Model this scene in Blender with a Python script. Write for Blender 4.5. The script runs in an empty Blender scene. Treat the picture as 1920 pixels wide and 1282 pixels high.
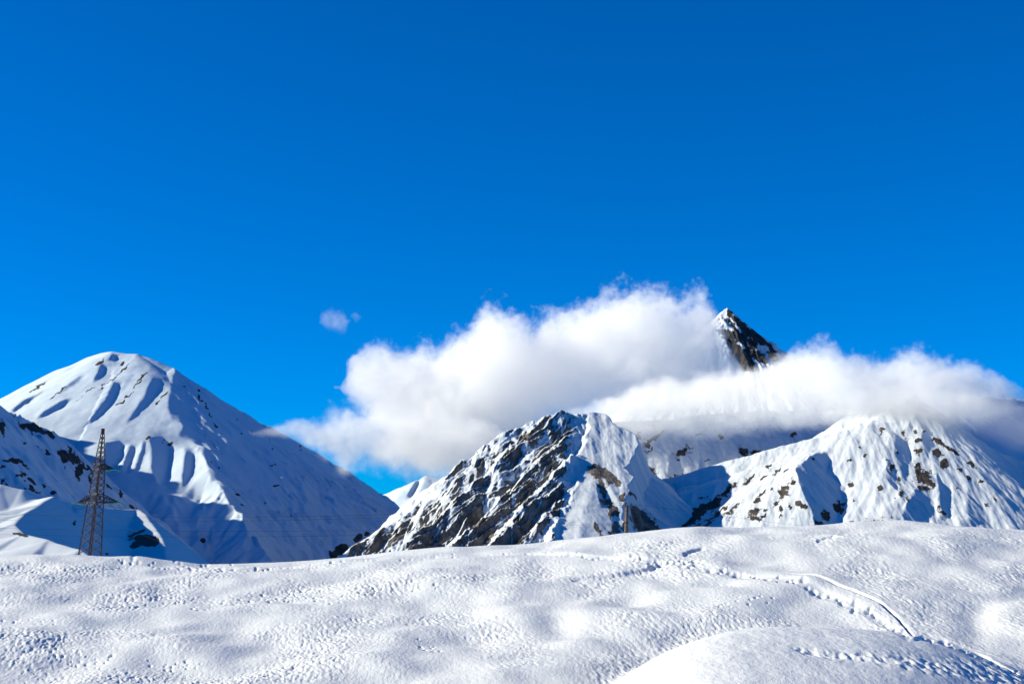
import bpy, math
import numpy as np
from mathutils import Vector

scene = bpy.context.scene
C = scene.collection

# ------------------------------------------------------------------ camera
F = 2637.0                       # focal length in photograph pixels (1920 wide)
PITCH = math.radians(8.0)
cam_d = bpy.data.cameras.new("camera")
cam = bpy.data.objects.new("camera", cam_d)
C.objects.link(cam)
cam.location = (0, 0, 0)
cam.rotation_euler = (math.radians(90) + PITCH, 0, 0)
cam_d.sensor_width = 36.0
cam_d.lens = 36.0 * F / 1920.0
cam_d.clip_start = 0.5
cam_d.clip_end = 120000
scene.camera = cam

# ------------------------------------------------------------------ sky and sun
SUN_EL = math.radians(24.0)
SUN_AZ = math.radians(-88.0)     # clockwise from +Y (the view direction): left, a little behind
sun_dir = Vector((math.sin(SUN_AZ) * math.cos(SUN_EL), math.cos(SUN_AZ) * math.cos(SUN_EL), math.sin(SUN_EL)))
world = bpy.data.worlds.new("World")
scene.world = world
world.use_nodes = True
nt = world.node_tree
nt.nodes.clear()
sky = nt.nodes.new("ShaderNodeTexSky")
sky.sky_type = 'NISHITA'
sky.sun_disc = False
sky.sun_elevation = SUN_EL
sky.sun_rotation = SUN_AZ
sky.altitude = 2300
sky.air_density = 1.0
sky.dust_density = 0.1
sky.ozone_density = 3.0
tint = nt.nodes.new("ShaderNodeMix")
tint.data_type = 'RGBA'
tint.blend_type = 'MULTIPLY'
tint.inputs[0].default_value = 1.0
tint.inputs[7].default_value = (0.0, 0.625, 1.30, 1)   # deep polarised mountain sky
bg = nt.nodes.new("ShaderNodeBackground")
bg.inputs[1].default_value = 0.068
wo = nt.nodes.new("ShaderNodeOutputWorld")
nt.links.new(sky.outputs[0], tint.inputs[6])
nt.links.new(tint.outputs[2], bg.inputs[0])
nt.links.new(bg.outputs[0], wo.inputs[0])

sd = bpy.data.lights.new("sun", 'SUN')
sd.energy = 5.0
sd.angle = math.radians(0.5)
sd.color = (1.0, 0.93, 0.72)
so = bpy.data.objects.new("sun", sd)
C.objects.link(so)
so.rotation_euler = sun_dir.to_track_quat('Z', 'Y').to_euler()

scene.view_settings.view_transform = 'Standard'
scene.view_settings.look = 'None'
scene.view_settings.exposure = 0.74
scene.view_settings.gamma = 1.0
cy = scene.cycles
cy.max_bounces = 18
cy.diffuse_bounces = 1
cy.volume_bounces = 16
cy.transparent_max_bounces = 8
cy.volume_step_rate = 1.0
cy.volume_max_steps = 256
cy.use_denoising = True

# ------------------------------------------------------------------ picture rays -> places
SP, CP = math.sin(PITCH), math.cos(PITCH)


def W(u, v, D):
    a = (u - 960.0) / F
    b = (641.0 - v) / F
    k = D / (CP - b * SP)
    return (a * k, D, (SP + b * CP) * k)


def elev(v):
    b = (641.0 - np.asarray(v, float)) / F
    return (SP + b * CP) / (CP - b * SP)


def project(x, y, z):
    d = y * CP + z * SP
    d = np.where(d < 1e-3, 1e-3, d)
    return 960.0 + F * x / d, 641.0 - F * (z * CP - y * SP) / d


# ------------------------------------------------------------------ noise
def _hash(ix, iy, seed):
    h = (ix * 374761393 + iy * 668265263 + seed * 974634777) & 0xFFFFFFFF
    h = ((h ^ (h >> 13)) * 1274126177) & 0xFFFFFFFF
    return (h ^ (h >> 16)) & 0xFFFF


def perlin(x, y, seed=0):
    x0 = np.floor(x); y0 = np.floor(y)
    fx = x - x0; fy = y - y0
    ix = x0.astype(np.int64); iy = y0.astype(np.int64)

    def g(dx, dy):
        a = _hash(ix + dx, iy + dy, seed) * (2 * math.pi / 65536.0)
        return np.cos(a) * (fx - dx) + np.sin(a) * (fy - dy)
    ux = fx * fx * fx * (fx * (fx * 6 - 15) + 10)
    uy = fy * fy * fy * (fy * (fy * 6 - 15) + 10)
    a = g(0, 0); b = g(1, 0); c = g(0, 1); d = g(1, 1)
    return (a + (b - a) * ux + (c - a) * uy + (a - b - c + d) * ux * uy) * 1.5


def fbm(x, y, octv=4, seed=0, gain=0.5, lac=2.03):
    s = np.zeros_like(x); a = 1.0
    for i in range(octv):
        s += a * perlin(x, y, seed + i * 17)
        x = x * lac + 13.7; y = y * lac - 7.1
        a *= gain
    return s


def ridged(x, y, octv=3, seed=0, gain=0.5):
    s = np.zeros_like(x); a = 1.0
    for i in range(octv):
        s += a * (1.0 - 2.0 * np.abs(perlin(x, y, seed + i * 31)))
        x = x * 2.1 + 5.3; y = y * 2.1 + 1.9
        a *= gain
    return s


def sstep(a, b, x):
    t = np.clip((x - a) / (b - a), 0, 1)
    return t * t * (3 - 2 * t)


def polydist(px, py, pts):
    """distance to a polyline, arc position and signed side"""
    best = np.full(px.shape, 1e9); arc = np.zeros(px.shape); side = np.zeros(px.shape)
    acc = 0.0
    for (ax, ay), (bx, by) in zip(pts[:-1], pts[1:]):
        dx, dy = bx - ax, by - ay
        L = math.hypot(dx, dy)
        t = np.clip(((px - ax) * dx + (py - ay) * dy) / (L * L), 0, 1)
        qx = px - ax - t * dx; qy = py - ay - t * dy
        d = np.hypot(qx, qy)
        m = d < best
        best = np.where(m, d, best)
        arc = np.where(m, acc + t * L, arc)
        side = np.where(m, np.sign(dx * qy - dy * qx), side)
        acc += L
    return best, arc, side


def blobs(u, v, lst, warp=None):
    """largest of a list of ellipse bumps (u, v, ru, rv, angle, strength) in traced coordinates"""
    out = np.zeros(u.shape)
    if warp is not None:
        u = u + warp[0]; v = v + warp[1]
    for (cu, cv, ru, rv, an, st) in lst:
        c, s = math.cos(math.radians(an)), math.sin(math.radians(an))
        dx = u - cu; dy = v - cv
        p = (dx * c + dy * s) / ru; q = (-dx * s + dy * c) / rv
        r = p * p + q * q
        out = np.maximum(out, st * np.clip(1.35 - r * 0.6, 0, 1.35))
    return out


def speckled(u, v, lst, warp=None):
    """traced outcrops with a sparser scatter of stones round each"""
    wide = [(a, b, c * 2.2 + 2.5, d * 2.1 + 2.0, e, 0.36 * f) for a, b, c, d, e, f in lst]
    return np.maximum(blobs(u, v, lst, warp), blobs(u, v, wide, warp))


# ------------------------------------------------------------------ mesh helpers
def grid_object(name, X, Y, Z, mat, rock=None, **props):
    ny, nx = X.shape
    me = bpy.data.meshes.new(name)
    nv = nx * ny
    co = np.empty((nv, 3), np.float32)
    co[:, 0] = X.ravel(); co[:, 1] = Y.ravel(); co[:, 2] = Z.ravel()
    idx = np.arange(nv, dtype=np.int32).reshape(ny, nx)
    q = np.stack([idx[:-1, :-1], idx[:-1, 1:], idx[1:, 1:], idx[1:, :-1]], -1).reshape(-1, 4)
    nf = len(q)
    me.vertices.add(nv)
    me.vertices.foreach_set("co", co.ravel())
    me.loops.add(nf * 4)
    me.loops.foreach_set("vertex_index", q.ravel())
    me.polygons.add(nf)
    me.polygons.foreach_set("loop_start", np.arange(0, nf * 4, 4, dtype=np.int32))
    me.polygons.foreach_set("use_smooth", np.ones(nf, bool))
    me.update(calc_edges=True)
    if rock is not None:
        at = me.attributes.new("rock", 'FLOAT', 'POINT')
        at.data.foreach_set("value", rock.astype(np.float32).ravel())
    me.materials.append(mat)
    o = bpy.data.objects.new(name, me)
    C.objects.link(o)
    for k, val in props.items():
        o[k] = val
    return o


def mesh_object(name, verts, faces, mat, parent=None, smooth=False):
    me = bpy.data.meshes.new(name)
    me.from_pydata([tuple(p) for p in verts], [], faces)
    if smooth:
        me.polygons.foreach_set("use_smooth", np.ones(len(me.polygons), bool))
    me.update()
    me.materials.append(mat)
    o = bpy.data.objects.new(name, me)
    C.objects.link(o)
    if parent is not None:
        o.parent = parent
    return o


class Shape:
    def __init__(self):
        self.v = []; self.f = []

    def beam(self, a, b, w, w2=None):
        a = Vector(a); b = Vector(b)
        d = (b - a).normalized()
        up = Vector((0, 0, 1)) if abs(d.z) < 0.9 else Vector((0, 1, 0))
        s = d.cross(up).normalized(); t = d.cross(s).normalized()
        w2 = w if w2 is None else w2
        n = len(self.v)
        for p, ww in ((a, w), (b, w2)):
            for i, j in ((-1, -1), (1, -1), (1, 1), (-1, 1)):
                self.v.append(p + s * (i * ww / 2) + t * (j * ww / 2))
        for i in range(4):
            j = (i + 1) % 4
            self.f.append((n + i, n + j, n + 4 + j, n + 4 + i))
        self.f += [(n + 3, n + 2, n + 1, n), (n + 4, n + 5, n + 6, n + 7)]
        return self

    def tube(self, pts, radii, seg=8):
        pts = [Vector(p) for p in pts]
        n0 = len(self.v)
        for i, p in enumerate(pts):
            d = (pts[min(i + 1, len(pts) - 1)] - pts[max(i - 1, 0)]).normalized()
            up = Vector((0, 0, 1)) if abs(d.z) < 0.9 else Vector((0, 1, 0))
            s = d.cross(up).normalized(); t = d.cross(s).normalized()
            r = radii[i] if isinstance(radii, (list, tuple)) else radii
            for k in range(seg):
                a = 2 * math.pi * k / seg
                self.v.append(p + s * (math.cos(a) * r) + t * (math.sin(a) * r))
        for i in range(len(pts) - 1):
            for k in range(seg):
                j = (k + 1) % seg
                A = n0 + i * seg
                self.f.append((A + k, A + j, A + seg + j, A + seg + k))
        self.f.append(tuple(n0 + k for k in reversed(range(seg))))
        e = n0 + (len(pts) - 1) * seg
        self.f.append(tuple(e + k for k in range(seg)))
        return self

    def build(self, name, mat, parent=None, smooth=False):
        return mesh_object(name, self.v, self.f, mat, parent, smooth)


# ------------------------------------------------------------------ materials
def new_mat(name):
    m = bpy.data.materials.new(name)
    m.use_nodes = True
    t = m.node_tree
    return m, t, t.nodes["Principled BSDF"]


def N(t, typ, **kw):
    n = t.nodes.new(typ)
    for k, v in kw.items():
        setattr(n, k, v)
    return n


def noise_node(t, scale, detail=4, rough=0.55, vec=None):
    n = N(t, "ShaderNodeTexNoise")
    n.inputs["Scale"].default_value = scale
    n.inputs["Detail"].default_value = detail
    n.inputs["Roughness"].default_value = rough
    if vec is not None:
        t.links.new(vec, n.inputs["Vector"])
    return n


def math_node(t, op, a, b=None, c=None):
    n = N(t, "ShaderNodeMath", operation=op)
    for i, x in enumerate((a, b, c)):
        if x is None:
            continue
        if isinstance(x, (int, float)):
            n.inputs[i].default_value = x
        else:
            t.links.new(x, n.inputs[i])
    return n.outputs[0]


def terrain_mat(name, scale, bump_dist, rock_a, rock_b, snow=(0.585, 0.63, 0.675), breakup=0.55):
    """snow with bare rock wherever the mesh's 'rock' attribute says so, its edge broken up by noise"""
    m, t, p = new_mat(name)
    tc = N(t, "ShaderNodeTexCoord")
    vec = tc.outputs["Object"]
    at = N(t, "ShaderNodeAttribute", attribute_name="rock")
    n1 = noise_node(t, scale, 6, 0.62, vec)
    n2 = noise_node(t, scale * 5.3, 5, 0.65, vec)
    k = math_node(t, 'MULTIPLY_ADD', math_node(t, 'SUBTRACT', n1.outputs["Fac"], 0.5), breakup * 2.2, at.outputs["Fac"])
    k = math_node(t, 'MULTIPLY_ADD', math_node(t, 'SUBTRACT', n2.outputs["Fac"], 0.5), breakup * 1.3, k)
    mr = N(t, "ShaderNodeMapRange", interpolation_type='SMOOTHSTEP')
    mr.inputs[1].default_value = 0.44; mr.inputs[2].default_value = 0.58
    t.links.new(k, mr.inputs[0])
    n3 = noise_node(t, scale * 0.7, 7, 0.7, vec)
    rc = N(t, "ShaderNodeValToRGB")
    rc.color_ramp.elements[0].position = 0.35; rc.color_ramp.elements[0].color = (*rock_a, 1)
    rc.color_ramp.elements[1].position = 0.68; rc.color_ramp.elements[1].color = (*rock_b, 1)
    t.links.new(n3.outputs["Fac"], rc.inputs[0])
    mx = N(t, "ShaderNodeMix", data_type='RGBA')
    mx.inputs[6].default_value = (*snow, 1)
    t.links.new(mr.outputs[0], mx.inputs[0])
    t.links.new(rc.outputs[0], mx.inputs[7])
    t.links.new(mx.outputs[2], p.inputs["Base Color"])
    p.inputs["Roughness"].default_value = 0.75
    p.inputs["Specular IOR Level"].default_value = 0.2
    # rock stands rougher than the snow around it
    hn = noise_node(t, scale * 2.2, 7, 0.68, vec)
    hs = noise_node(t, scale * 0.9, 4, 0.55, vec)
    h = math_node(t, 'MULTIPLY', hn.outputs["Fac"], mr.outputs[0])
    h = math_node(t, 'MULTIPLY_ADD', hs.outputs["Fac"], 0.28, math_node(t, 'MULTIPLY', h, 1.4))
    bp = N(t, "ShaderNodeBump")
    bp.inputs["Strength"].default_value = 1.0
    bp.inputs["Distance"].default_value = bump_dist
    t.links.new(h, bp.inputs["Height"])
    t.links.new(bp.outputs[0], p.inputs["Normal"])
    return m


def simple_mat(name, a, b, scale, rough=0.6, metallic=0.0, bump=0.0):
    m, t, p = new_mat(name)
    tc = N(t, "ShaderNodeTexCoord")
    n = noise_node(t, scale, 5, 0.6, tc.outputs["Object"])
    rc = N(t, "ShaderNodeValToRGB")
    rc.color_ramp.elements[0].position = 0.35; rc.color_ramp.elements[0].color = (*a, 1)
    rc.color_ramp.elements[1].position = 0.65; rc.color_ramp.elements[1].color = (*b, 1)
    t.links.new(n.outputs["Fac"], rc.inputs[0])
    t.links.new(rc.outputs[0], p.inputs["Base Color"])
    p.inputs["Roughness"].default_value = rough
    p.inputs["Metallic"].default_value = metallic
    if bump:
        bp = N(t, "ShaderNodeBump")
        bp.inputs["Strength"].default_value = 0.8
        bp.inputs["Distance"].default_value = bump
        t.links.new(n.outputs["Fac"], bp.inputs["Height"])
        t.links.new(bp.outputs[0], p.inputs["Normal"])
    return m


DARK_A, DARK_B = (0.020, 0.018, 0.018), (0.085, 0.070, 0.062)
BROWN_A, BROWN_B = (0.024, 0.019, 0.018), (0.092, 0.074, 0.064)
M_far = terrain_mat("smooth_snow_slope", 0.03, 2.2, DARK_A, DARK_B, snow=(0.53, 0.625, 0.72), breakup=0.5)  # bluer snow: the blue of far shade and air put into the colour
M_rocky = terrain_mat("snow_on_broken_rock", 0.055, 2.4, (0.036, 0.033, 0.031), (0.24, 0.205, 0.18), breakup=0.30)
M_brown = terrain_mat("snow_on_brown_rock", 0.06, 1.6, BROWN_A, BROWN_B, breakup=0.62)
M_hill = terrain_mat("wind_smoothed_snow", 0.10, 0.35, DARK_A, DARK_B, breakup=0.3)
M_peak = terrain_mat("snow_on_dark_rock", 0.035, 4.0, (0.015, 0.016, 0.02), (0.07, 0.065, 0.065), breakup=0.45)


# ------------------------------------------------------------------ mountains
class Mountain:
    def __init__(self, u0, u1, d0, d1, dref, step, floor=-330.0):
        x0, x1 = (u0 - 960) / F * dref, (u1 - 960) / F * dref
        nx = int((x1 - x0) / step); ny = int((d1 - d0) / step)
        self.X, self.Y = np.meshgrid(np.linspace(x0, x1, nx), np.linspace(d0, d1, ny))
        self.Z = np.full(self.X.shape, floor)
        self.floor = floor
        self.rock = np.zeros(self.X.shape)

    def ridge(self, pts, s_left, s_right, round_w=6.0, curve=None, gully=None, seed=0, wob=0.0, k=0.0):
        """a ridge line through traced points (u, v, distance); the ground falls away at s_left / s_right
        on the two sides of the line (looking along it), optionally cut by gullies running downhill"""
        P = [W(*p) for p in pts]
        X, Y = self.X, self.Y
        if wob:
            X = X + wob * fbm(self.X / (wob * 9), self.Y / (wob * 9), 3, seed + 5)
            Y = Y + wob * fbm(self.X / (wob * 9), self.Y / (wob * 9), 3, seed + 55)
        best = np.full(X.shape, -1e9); arc = np.zeros(X.shape); dist = np.zeros(X.shape)
        acc = 0.0
        for a, b in zip(P[:-1], P[1:]):
            dx, dy = b[0] - a[0], b[1] - a[1]
            L = math.hypot(dx, dy)
            t = np.clip(((X - a[0]) * dx + (Y - a[1]) * dy) / (L * L), 0, 1)
            qx = X - a[0] - t * dx; qy = Y - a[1] - t * dy
            d = np.hypot(qx, qy)
            cr = (dx * qy - dy * qx) / (L * np.maximum(d, 1e-6))
            w = 0.5 + 0.5 * np.clip(cr * 1.4, -1, 1)
            s = s_right + (s_left - s_right) * w
            dd = np.sqrt(d * d + round_w * round_w) - round_w
            if curve:
                dd = curve * np.log1p(dd / curve)
            c = a[2] + t * (b[2] - a[2]) - s * dd
            m = c > best
            best = np.where(m, c, best); arc = np.where(m, acc + t * L, arc); dist = np.where(m, d, dist)
            acc += L
        if gully:
            amp, wl = gully
            g = ridged(arc / wl + seed * 3.3, dist / (wl * 7), 2, seed) * 0.5
            best = best + amp * g * sstep(0, wl * 1.6, dist)
        if k > 0:
            h = np.clip(0.5 + 0.5 * (best - self.Z) / k, 0, 1)
            self.Z = self.Z + (best - self.Z) * h + k * h * (1 - h)
        else:
            self.Z = np.maximum(self.Z, best)
        return self

    def spur(self, pts, s_left, s_right, round_w=4.0, far=None, k=0.0, back=1.0, crest=0.0, seed=0, carve=False):
        """a spur running down towards the viewer; its flanks fall to the left and right at s_left / s_right,
        steepening to far[1] beyond far[0] metres on the right"""
        P = sorted((W(*p) for p in pts), key=lambda p: p[1])
        ys = np.array([p[1] for p in P]); xs = np.array([p[0] for p in P]); zs = np.array([p[2] for p in P])
        Y = self.Y
        xr = np.interp(Y, ys, xs) + crest * fbm(Y / 40.0, Y * 0 + seed * 3.1, 3, seed)
        zr = np.interp(Y, ys, zs)
        zr = zr + np.minimum(Y - ys[0], 0) * (zs[1] - zs[0]) / (ys[1] - ys[0]) - np.maximum(Y - ys[-1], 0) * back
        q = self.X - xr
        d = np.sqrt(q * q + round_w * round_w) - round_w
        drop = np.where(q < 0, s_left, s_right) * d
        if far:
            drop = drop + np.maximum(q - far[0], 0) * (far[1] - s_right)
        best = zr - drop
        if carve:                             # nothing of the mountain stands beyond the steep far side
            self.Z = np.where(q > far[0], np.minimum(self.Z, best), self.Z)
        if k > 0:
            hh = np.clip(0.5 + 0.5 * (best - self.Z) / k, 0, 1)
            self.Z = self.Z + (best - self.Z) * hh + k * hh * (1 - hh)
        else:
            self.Z = np.maximum(self.Z, best)
        return self

    def uv(self):
        return project(self.X, self.Y, self.Z)

    def grooves(self, lst):
        """hollows along traced lines: (points, half width in traced px, depth in m)"""
        u, v = self.uv()
        dz = np.zeros(u.shape)
        for pts, w, dep in lst:
            d, arc, side = polydist(u, v, pts)
            L = sum(math.hypot(b[0] - a[0], b[1] - a[1]) for a, b in zip(pts[:-1], pts[1:]))
            taper = np.sqrt(np.clip(np.minimum(arc, L - arc) / (0.35 * L), 0, 1))
            t = -side * d                     # steep just right of the left lip, easing out further right
            f = np.exp(-(np.where(t < 0, t / (0.45 * w), t / (1.5 * w))) ** 2)
            dz += -dep * f * (0.15 + 0.85 * taper)
        self.Z = self.Z + dz
        return self

    def roughen(self, amp, wl, octv=5, seed=0, gain=0.5):
        self.Z = self.Z + amp * fbm(self.X / wl, self.Y / wl, octv, seed, gain)
        return self

    def erode(self, amp, wl, octv=4, seed=0, gain=0.5, mask=None):
        """branching gullies that run downhill, each octave bending into the sides of the one before"""
        X, Y = self.X, self.Y
        gx, gy = self.slope()
        ax, ay = gx.copy(), gy.copy()
        tot = np.zeros(X.shape)
        w = wl; a = amp
        for o in range(octv):
            s = np.hypot(ax, ay) + 1e-6
            dx, dy = ay / s, -ax / s
            fade = np.clip(s / 0.45, 0, 1)
            px, py = X / w + 17.3 * o, Y / w - 9.1 * o
            ix = np.floor(px); iy = np.floor(py)
            jx = ix.astype(np.int64); jy = iy.astype(np.int64)
            nc = np.zeros(X.shape); ns = np.zeros(X.shape); wt = np.zeros(X.shape)
            for i in (-1, 0, 1):
                for j in (-1, 0, 1):
                    r1 = _hash(jx + i, jy + j, seed + 101 * o) / 65536.0
                    r2 = _hash(jx + i, jy + j, seed + 101 * o + 50) / 65536.0
                    vx = px - ix - i - 0.15 - 0.7 * r1
                    vy = py - iy - j - 0.15 - 0.7 * r2
                    g = np.exp(-2.2 * (vx * vx + vy * vy))
                    f = 2 * math.pi * (vx * dx + vy * dy) * 0.9
                    nc += g * np.cos(f); ns += g * np.sin(f); wt += g
            nc /= wt; ns /= wt
            mk = fade if mask is None else fade * mask
            tot += a * mk * nc
            k = -a * mk * 2 * math.pi * 0.9 / w * ns
            ax = ax + k * dx; ay = ay + k * dy
            a *= gain; w *= 0.5
        self.Z = self.Z + tot
        self.gul = tot / amp
        return self

    def facets(self, polys, reach=260.0, lam=0.35, soft=2.5, passes=4, wob=0.0, seed=0):
        """turn traced facets of the face: each (outline, slope to the right) is tilted to that slope and the
        whole surface is re-integrated to fit, so ribs, hollows and their walls become real relief"""
        Z0 = self.Z
        sx = self.X[0, 1] - self.X[0, 0]; sy = self.Y[1, 0] - self.Y[0, 0]
        ny, nx = Z0.shape
        py, pxn = ny + 96, nx + 96
        kx = 2 * math.pi * np.fft.fftfreq(pxn, sx)[None, :]
        ky = 2 * math.pi * np.fft.fftfreq(py, sy)[:, None]
        den = kx * kx + lam * ky * ky + (2 * math.pi / (reach * 4)) ** 2
        b0 = np.gradient(Z0, axis=1) / sx
        Zc = Z0
        for it in range(passes):
            u, v = project(self.X, self.Y, Zc)
            if wob:
                u = u + wob * fbm(u / (wob * 5), v / (wob * 5), 3, seed + 3)
                v = v + wob * fbm(u / (wob * 5) + 31, v / (wob * 5), 3, seed + 4)
            T = b0.copy()
            for pl in polys:
                pts, val = pl[0], pl[1]
                sf = pl[2] if len(pl) > 2 else soft
                A = np.array(pts, float)
                bb = (u > A[:, 0].min() - 3 * sf) & (u < A[:, 0].max() + 3 * sf) & (v > A[:, 1].min() - 3 * sf) & (v < A[:, 1].max() + 3 * sf)
                if not bb.any():
                    continue
                uu, vv = u[bb], v[bb]
                inside = np.zeros(uu.shape, bool)
                for (ax, ay), (bx, by) in zip(pts, pts[1:] + pts[:1]):
                    if ay != by:
                        c = ((ay > vv) != (by > vv)) & (uu < (bx - ax) * (vv - ay) / (by - ay) + ax)
                        inside ^= c
                d, _, _ = polydist(uu, vv, pts + pts[:1])
                m = sstep(-sf, sf, np.where(inside, d, -d))
                t = T[bb]
                goal = val if len(pl) > 3 else (np.minimum(t, val) if val < -0.2 else np.maximum(t, val))
                T[bb] = t + (goal - t) * m
            G = np.zeros((py, pxn))
            G[48:48 + ny, 48:48 + nx] = T - b0
            Fz = np.fft.fft2(G) * (-1j * kx) / den
            dz = np.real(np.fft.ifft2(Fz))[48:48 + ny, 48:48 + nx]
            Zc = Z0 + dz if it == 0 else 0.5 * Zc + 0.5 * (Z0 + dz)
        self.Z = Zc
        return self

    def slope(self):
        gy, gx = np.gradient(self.Z)
        st = self.X[0, 1] - self.X[0, 0]; sy = self.Y[1, 0] - self.Y[0, 0]
        return gx / st, gy / sy

    def build(self, name, mat, **props):
        self.Z = np.maximum(self.Z, self.floor)
        return grid_object(name, self.X, self.Y, self.Z, mat, self.rock, **props)


def wnoise(u, v, s, amp, seed):
    return (amp * fbm(u / s, v / s, 3, seed), amp * fbm(u / s, v / s, 3, seed + 77))


# ---- the tall smooth snow mountain on the left
m = Mountain(-260, 860, 3900, 7750, 5900, 5.0)
m.ridge([(-260, 900, 6100), (0, 757, 6050), (60, 727, 6020), (110, 702, 5990), (170, 671, 5950), (210, 662, 5900), (255, 667, 5885), (325, 695, 5850)], 0.75, 0.56, 10, None, (14, 120), 3)
m.ridge([(325, 695, 5850), (400, 715, 6090), (470, 750, 6310), (545, 790, 6540), (620, 838, 6760), (700, 893, 7000), (760, 943, 7180), (830, 1005, 7400), (900, 1070, 7600)], 0.8, 1.02, 8, None, (4, 125), 4)
m.ridge([(325, 695, 5850), (327, 720, 5730), (323, 745, 5590), (331, 775, 5450), (339, 797, 5350)], 0.85, 0.45, 6, k=8)
m.ridge([(339, 797, 5350), (330, 815, 5290), (350, 832, 5230), (375, 845, 5170), (395, 885, 5010), (418, 925, 4850), (440, 955, 4720), (500, 1040, 4400), (540, 1100, 4230)],
        0.85, 0.66, 5, None, (8, 66), 8, k=6)
m.ridge([(100, 800, 5480), (210, 822, 5390), (270, 817, 5350), (330, 815, 5290)], 0.30, 0.82, 4, None, (24, 52), 21, k=5)
SH = -0.80
m.facets([
    ([(327, 694), (321, 720), (317, 745), (314, 767), (322, 786), (340, 793), (342, 803), (334, 816), (352, 826), (380, 843), (394, 878), (397, 902), (420, 900), (450, 960), (520, 1060), (760, 1060), (740, 930), (620, 838), (545, 790), (470, 750), (400, 715)], -0.72, 2),
    ([(390, 735), (430, 790), (492, 885), (470, 892), (410, 812), (376, 755)], -0.9, 6),
    ([(189, 683), (200, 688), (194, 702), (184, 712), (174, 716), (183, 698)], SH), ([(215, 713), (226, 720), (221, 735), (211, 756), (189, 778), (158, 801), (180, 771), (198, 750), (206, 730)], SH),
    ([(288, 709), (302, 711), (297, 730), (279, 758), (258, 778), (238, 793), (258, 765), (271, 743), (279, 724)], SH), ([(122, 747), (133, 749), (116, 763), (95, 775), (70, 785), (86, 769), (107, 756)], SH),
    ([(80, 735), (56, 752), (25, 772), (22, 768), (43, 752)], SH), ([(211, 663), (221, 666), (215, 677), (203, 675)], SH), ([(150, 705), (158, 705), (140, 722), (112, 737), (128, 722)], -0.35), ([(246, 700), (254, 702), (240, 722), (222, 740), (232, 722)], -0.3),
    ([(196, 829), (223, 826), (231, 840), (228, 857), (215, 872), (202, 882), (196, 853)], SH, 1.5), ([(246, 832), (254, 842), (248, 861), (234, 889), (228, 881), (235, 853), (240, 836)], SH, 1.5),
    ([(268, 828), (275, 828), (269, 850), (258, 882), (252, 884), (260, 850)], SH, 1.2), ([(279, 820), (302, 820), (316, 836), (315, 866), (308, 898), (297, 908), (284, 880), (286, 844)], SH, 1.5),
    ([(348, 843), (363, 851), (362, 879), (351, 902), (344, 915), (341, 892), (346, 866)], SH, 1.5), ([(374, 868), (380, 874), (376, 884), (369, 880)], SH, 1), ([(272, 868), (283, 880), (284, 892), (272, 890)], -0.6, 1.2),
    ([(230, 838), (244, 832), (236, 853), (229, 876), (219, 886), (212, 884), (226, 862)], 0.25, 1.2), ([(254, 838), (270, 828), (262, 850), (252, 880), (240, 890), (246, 868)], 0.22, 1.2),
    ([(278, 846), (284, 880), (296, 910), (270, 908), (258, 890), (270, 860)], 0.12, 1.2), ([(317, 838), (346, 838), (344, 870), (340, 912), (312, 905), (318, 870)], 0.2, 1.2), ([(364, 848), (378, 846), (390, 880), (392, 926), (352, 918), (362, 885)], 0.2, 1.2),
    ([(399, 894), (408, 910), (423, 918), (419, 935), (405, 935), (410, 922), (402, 908)], 0.15, 1.2),
    ([(380, 940), (400, 985), (390, 1030), (372, 1000)], -0.9, 5), ([(330, 945), (352, 990), (350, 1030), (330, 990)], -0.5, 5)], wob=1.6, seed=5)
u, v = m.uv()
flank = sstep(-14, 14, u - np.interp(v, [660, 700, 800, 845, 925, 1040], [335, 328, 342, 380, 420, 500]))
m.erode(4.2, 115, 4, 3, 0.5, 0.06 + 0.94 * flank)
u, v = m.uv()
low = sstep(-10, 40, u - np.interp(v, [780, 845, 925, 1040], [470, 500, 520, 560])) * sstep(800, 900, v)
m.erode(11, 135, 3, 7, 0.45, np.maximum(low, sstep(890, 960, v) * sstep(200, 300, u)))
m.roughen(1.6, 130, 5, 4, 0.42)
u, v = m.uv()
flank = sstep(-14, 14, u - np.interp(v, [660, 700, 800, 845, 925, 1040], [335, 328, 342, 380, 420, 500]))
m.erode(5.5, 170, 4, 3, 0.45, 0.12 + 0.88 * flank)
m.roughen(2.0, 130, 5, 4, 0.42)
u, v = m.uv()
w = wnoise(u, v, 14, 4, 3)
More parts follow.
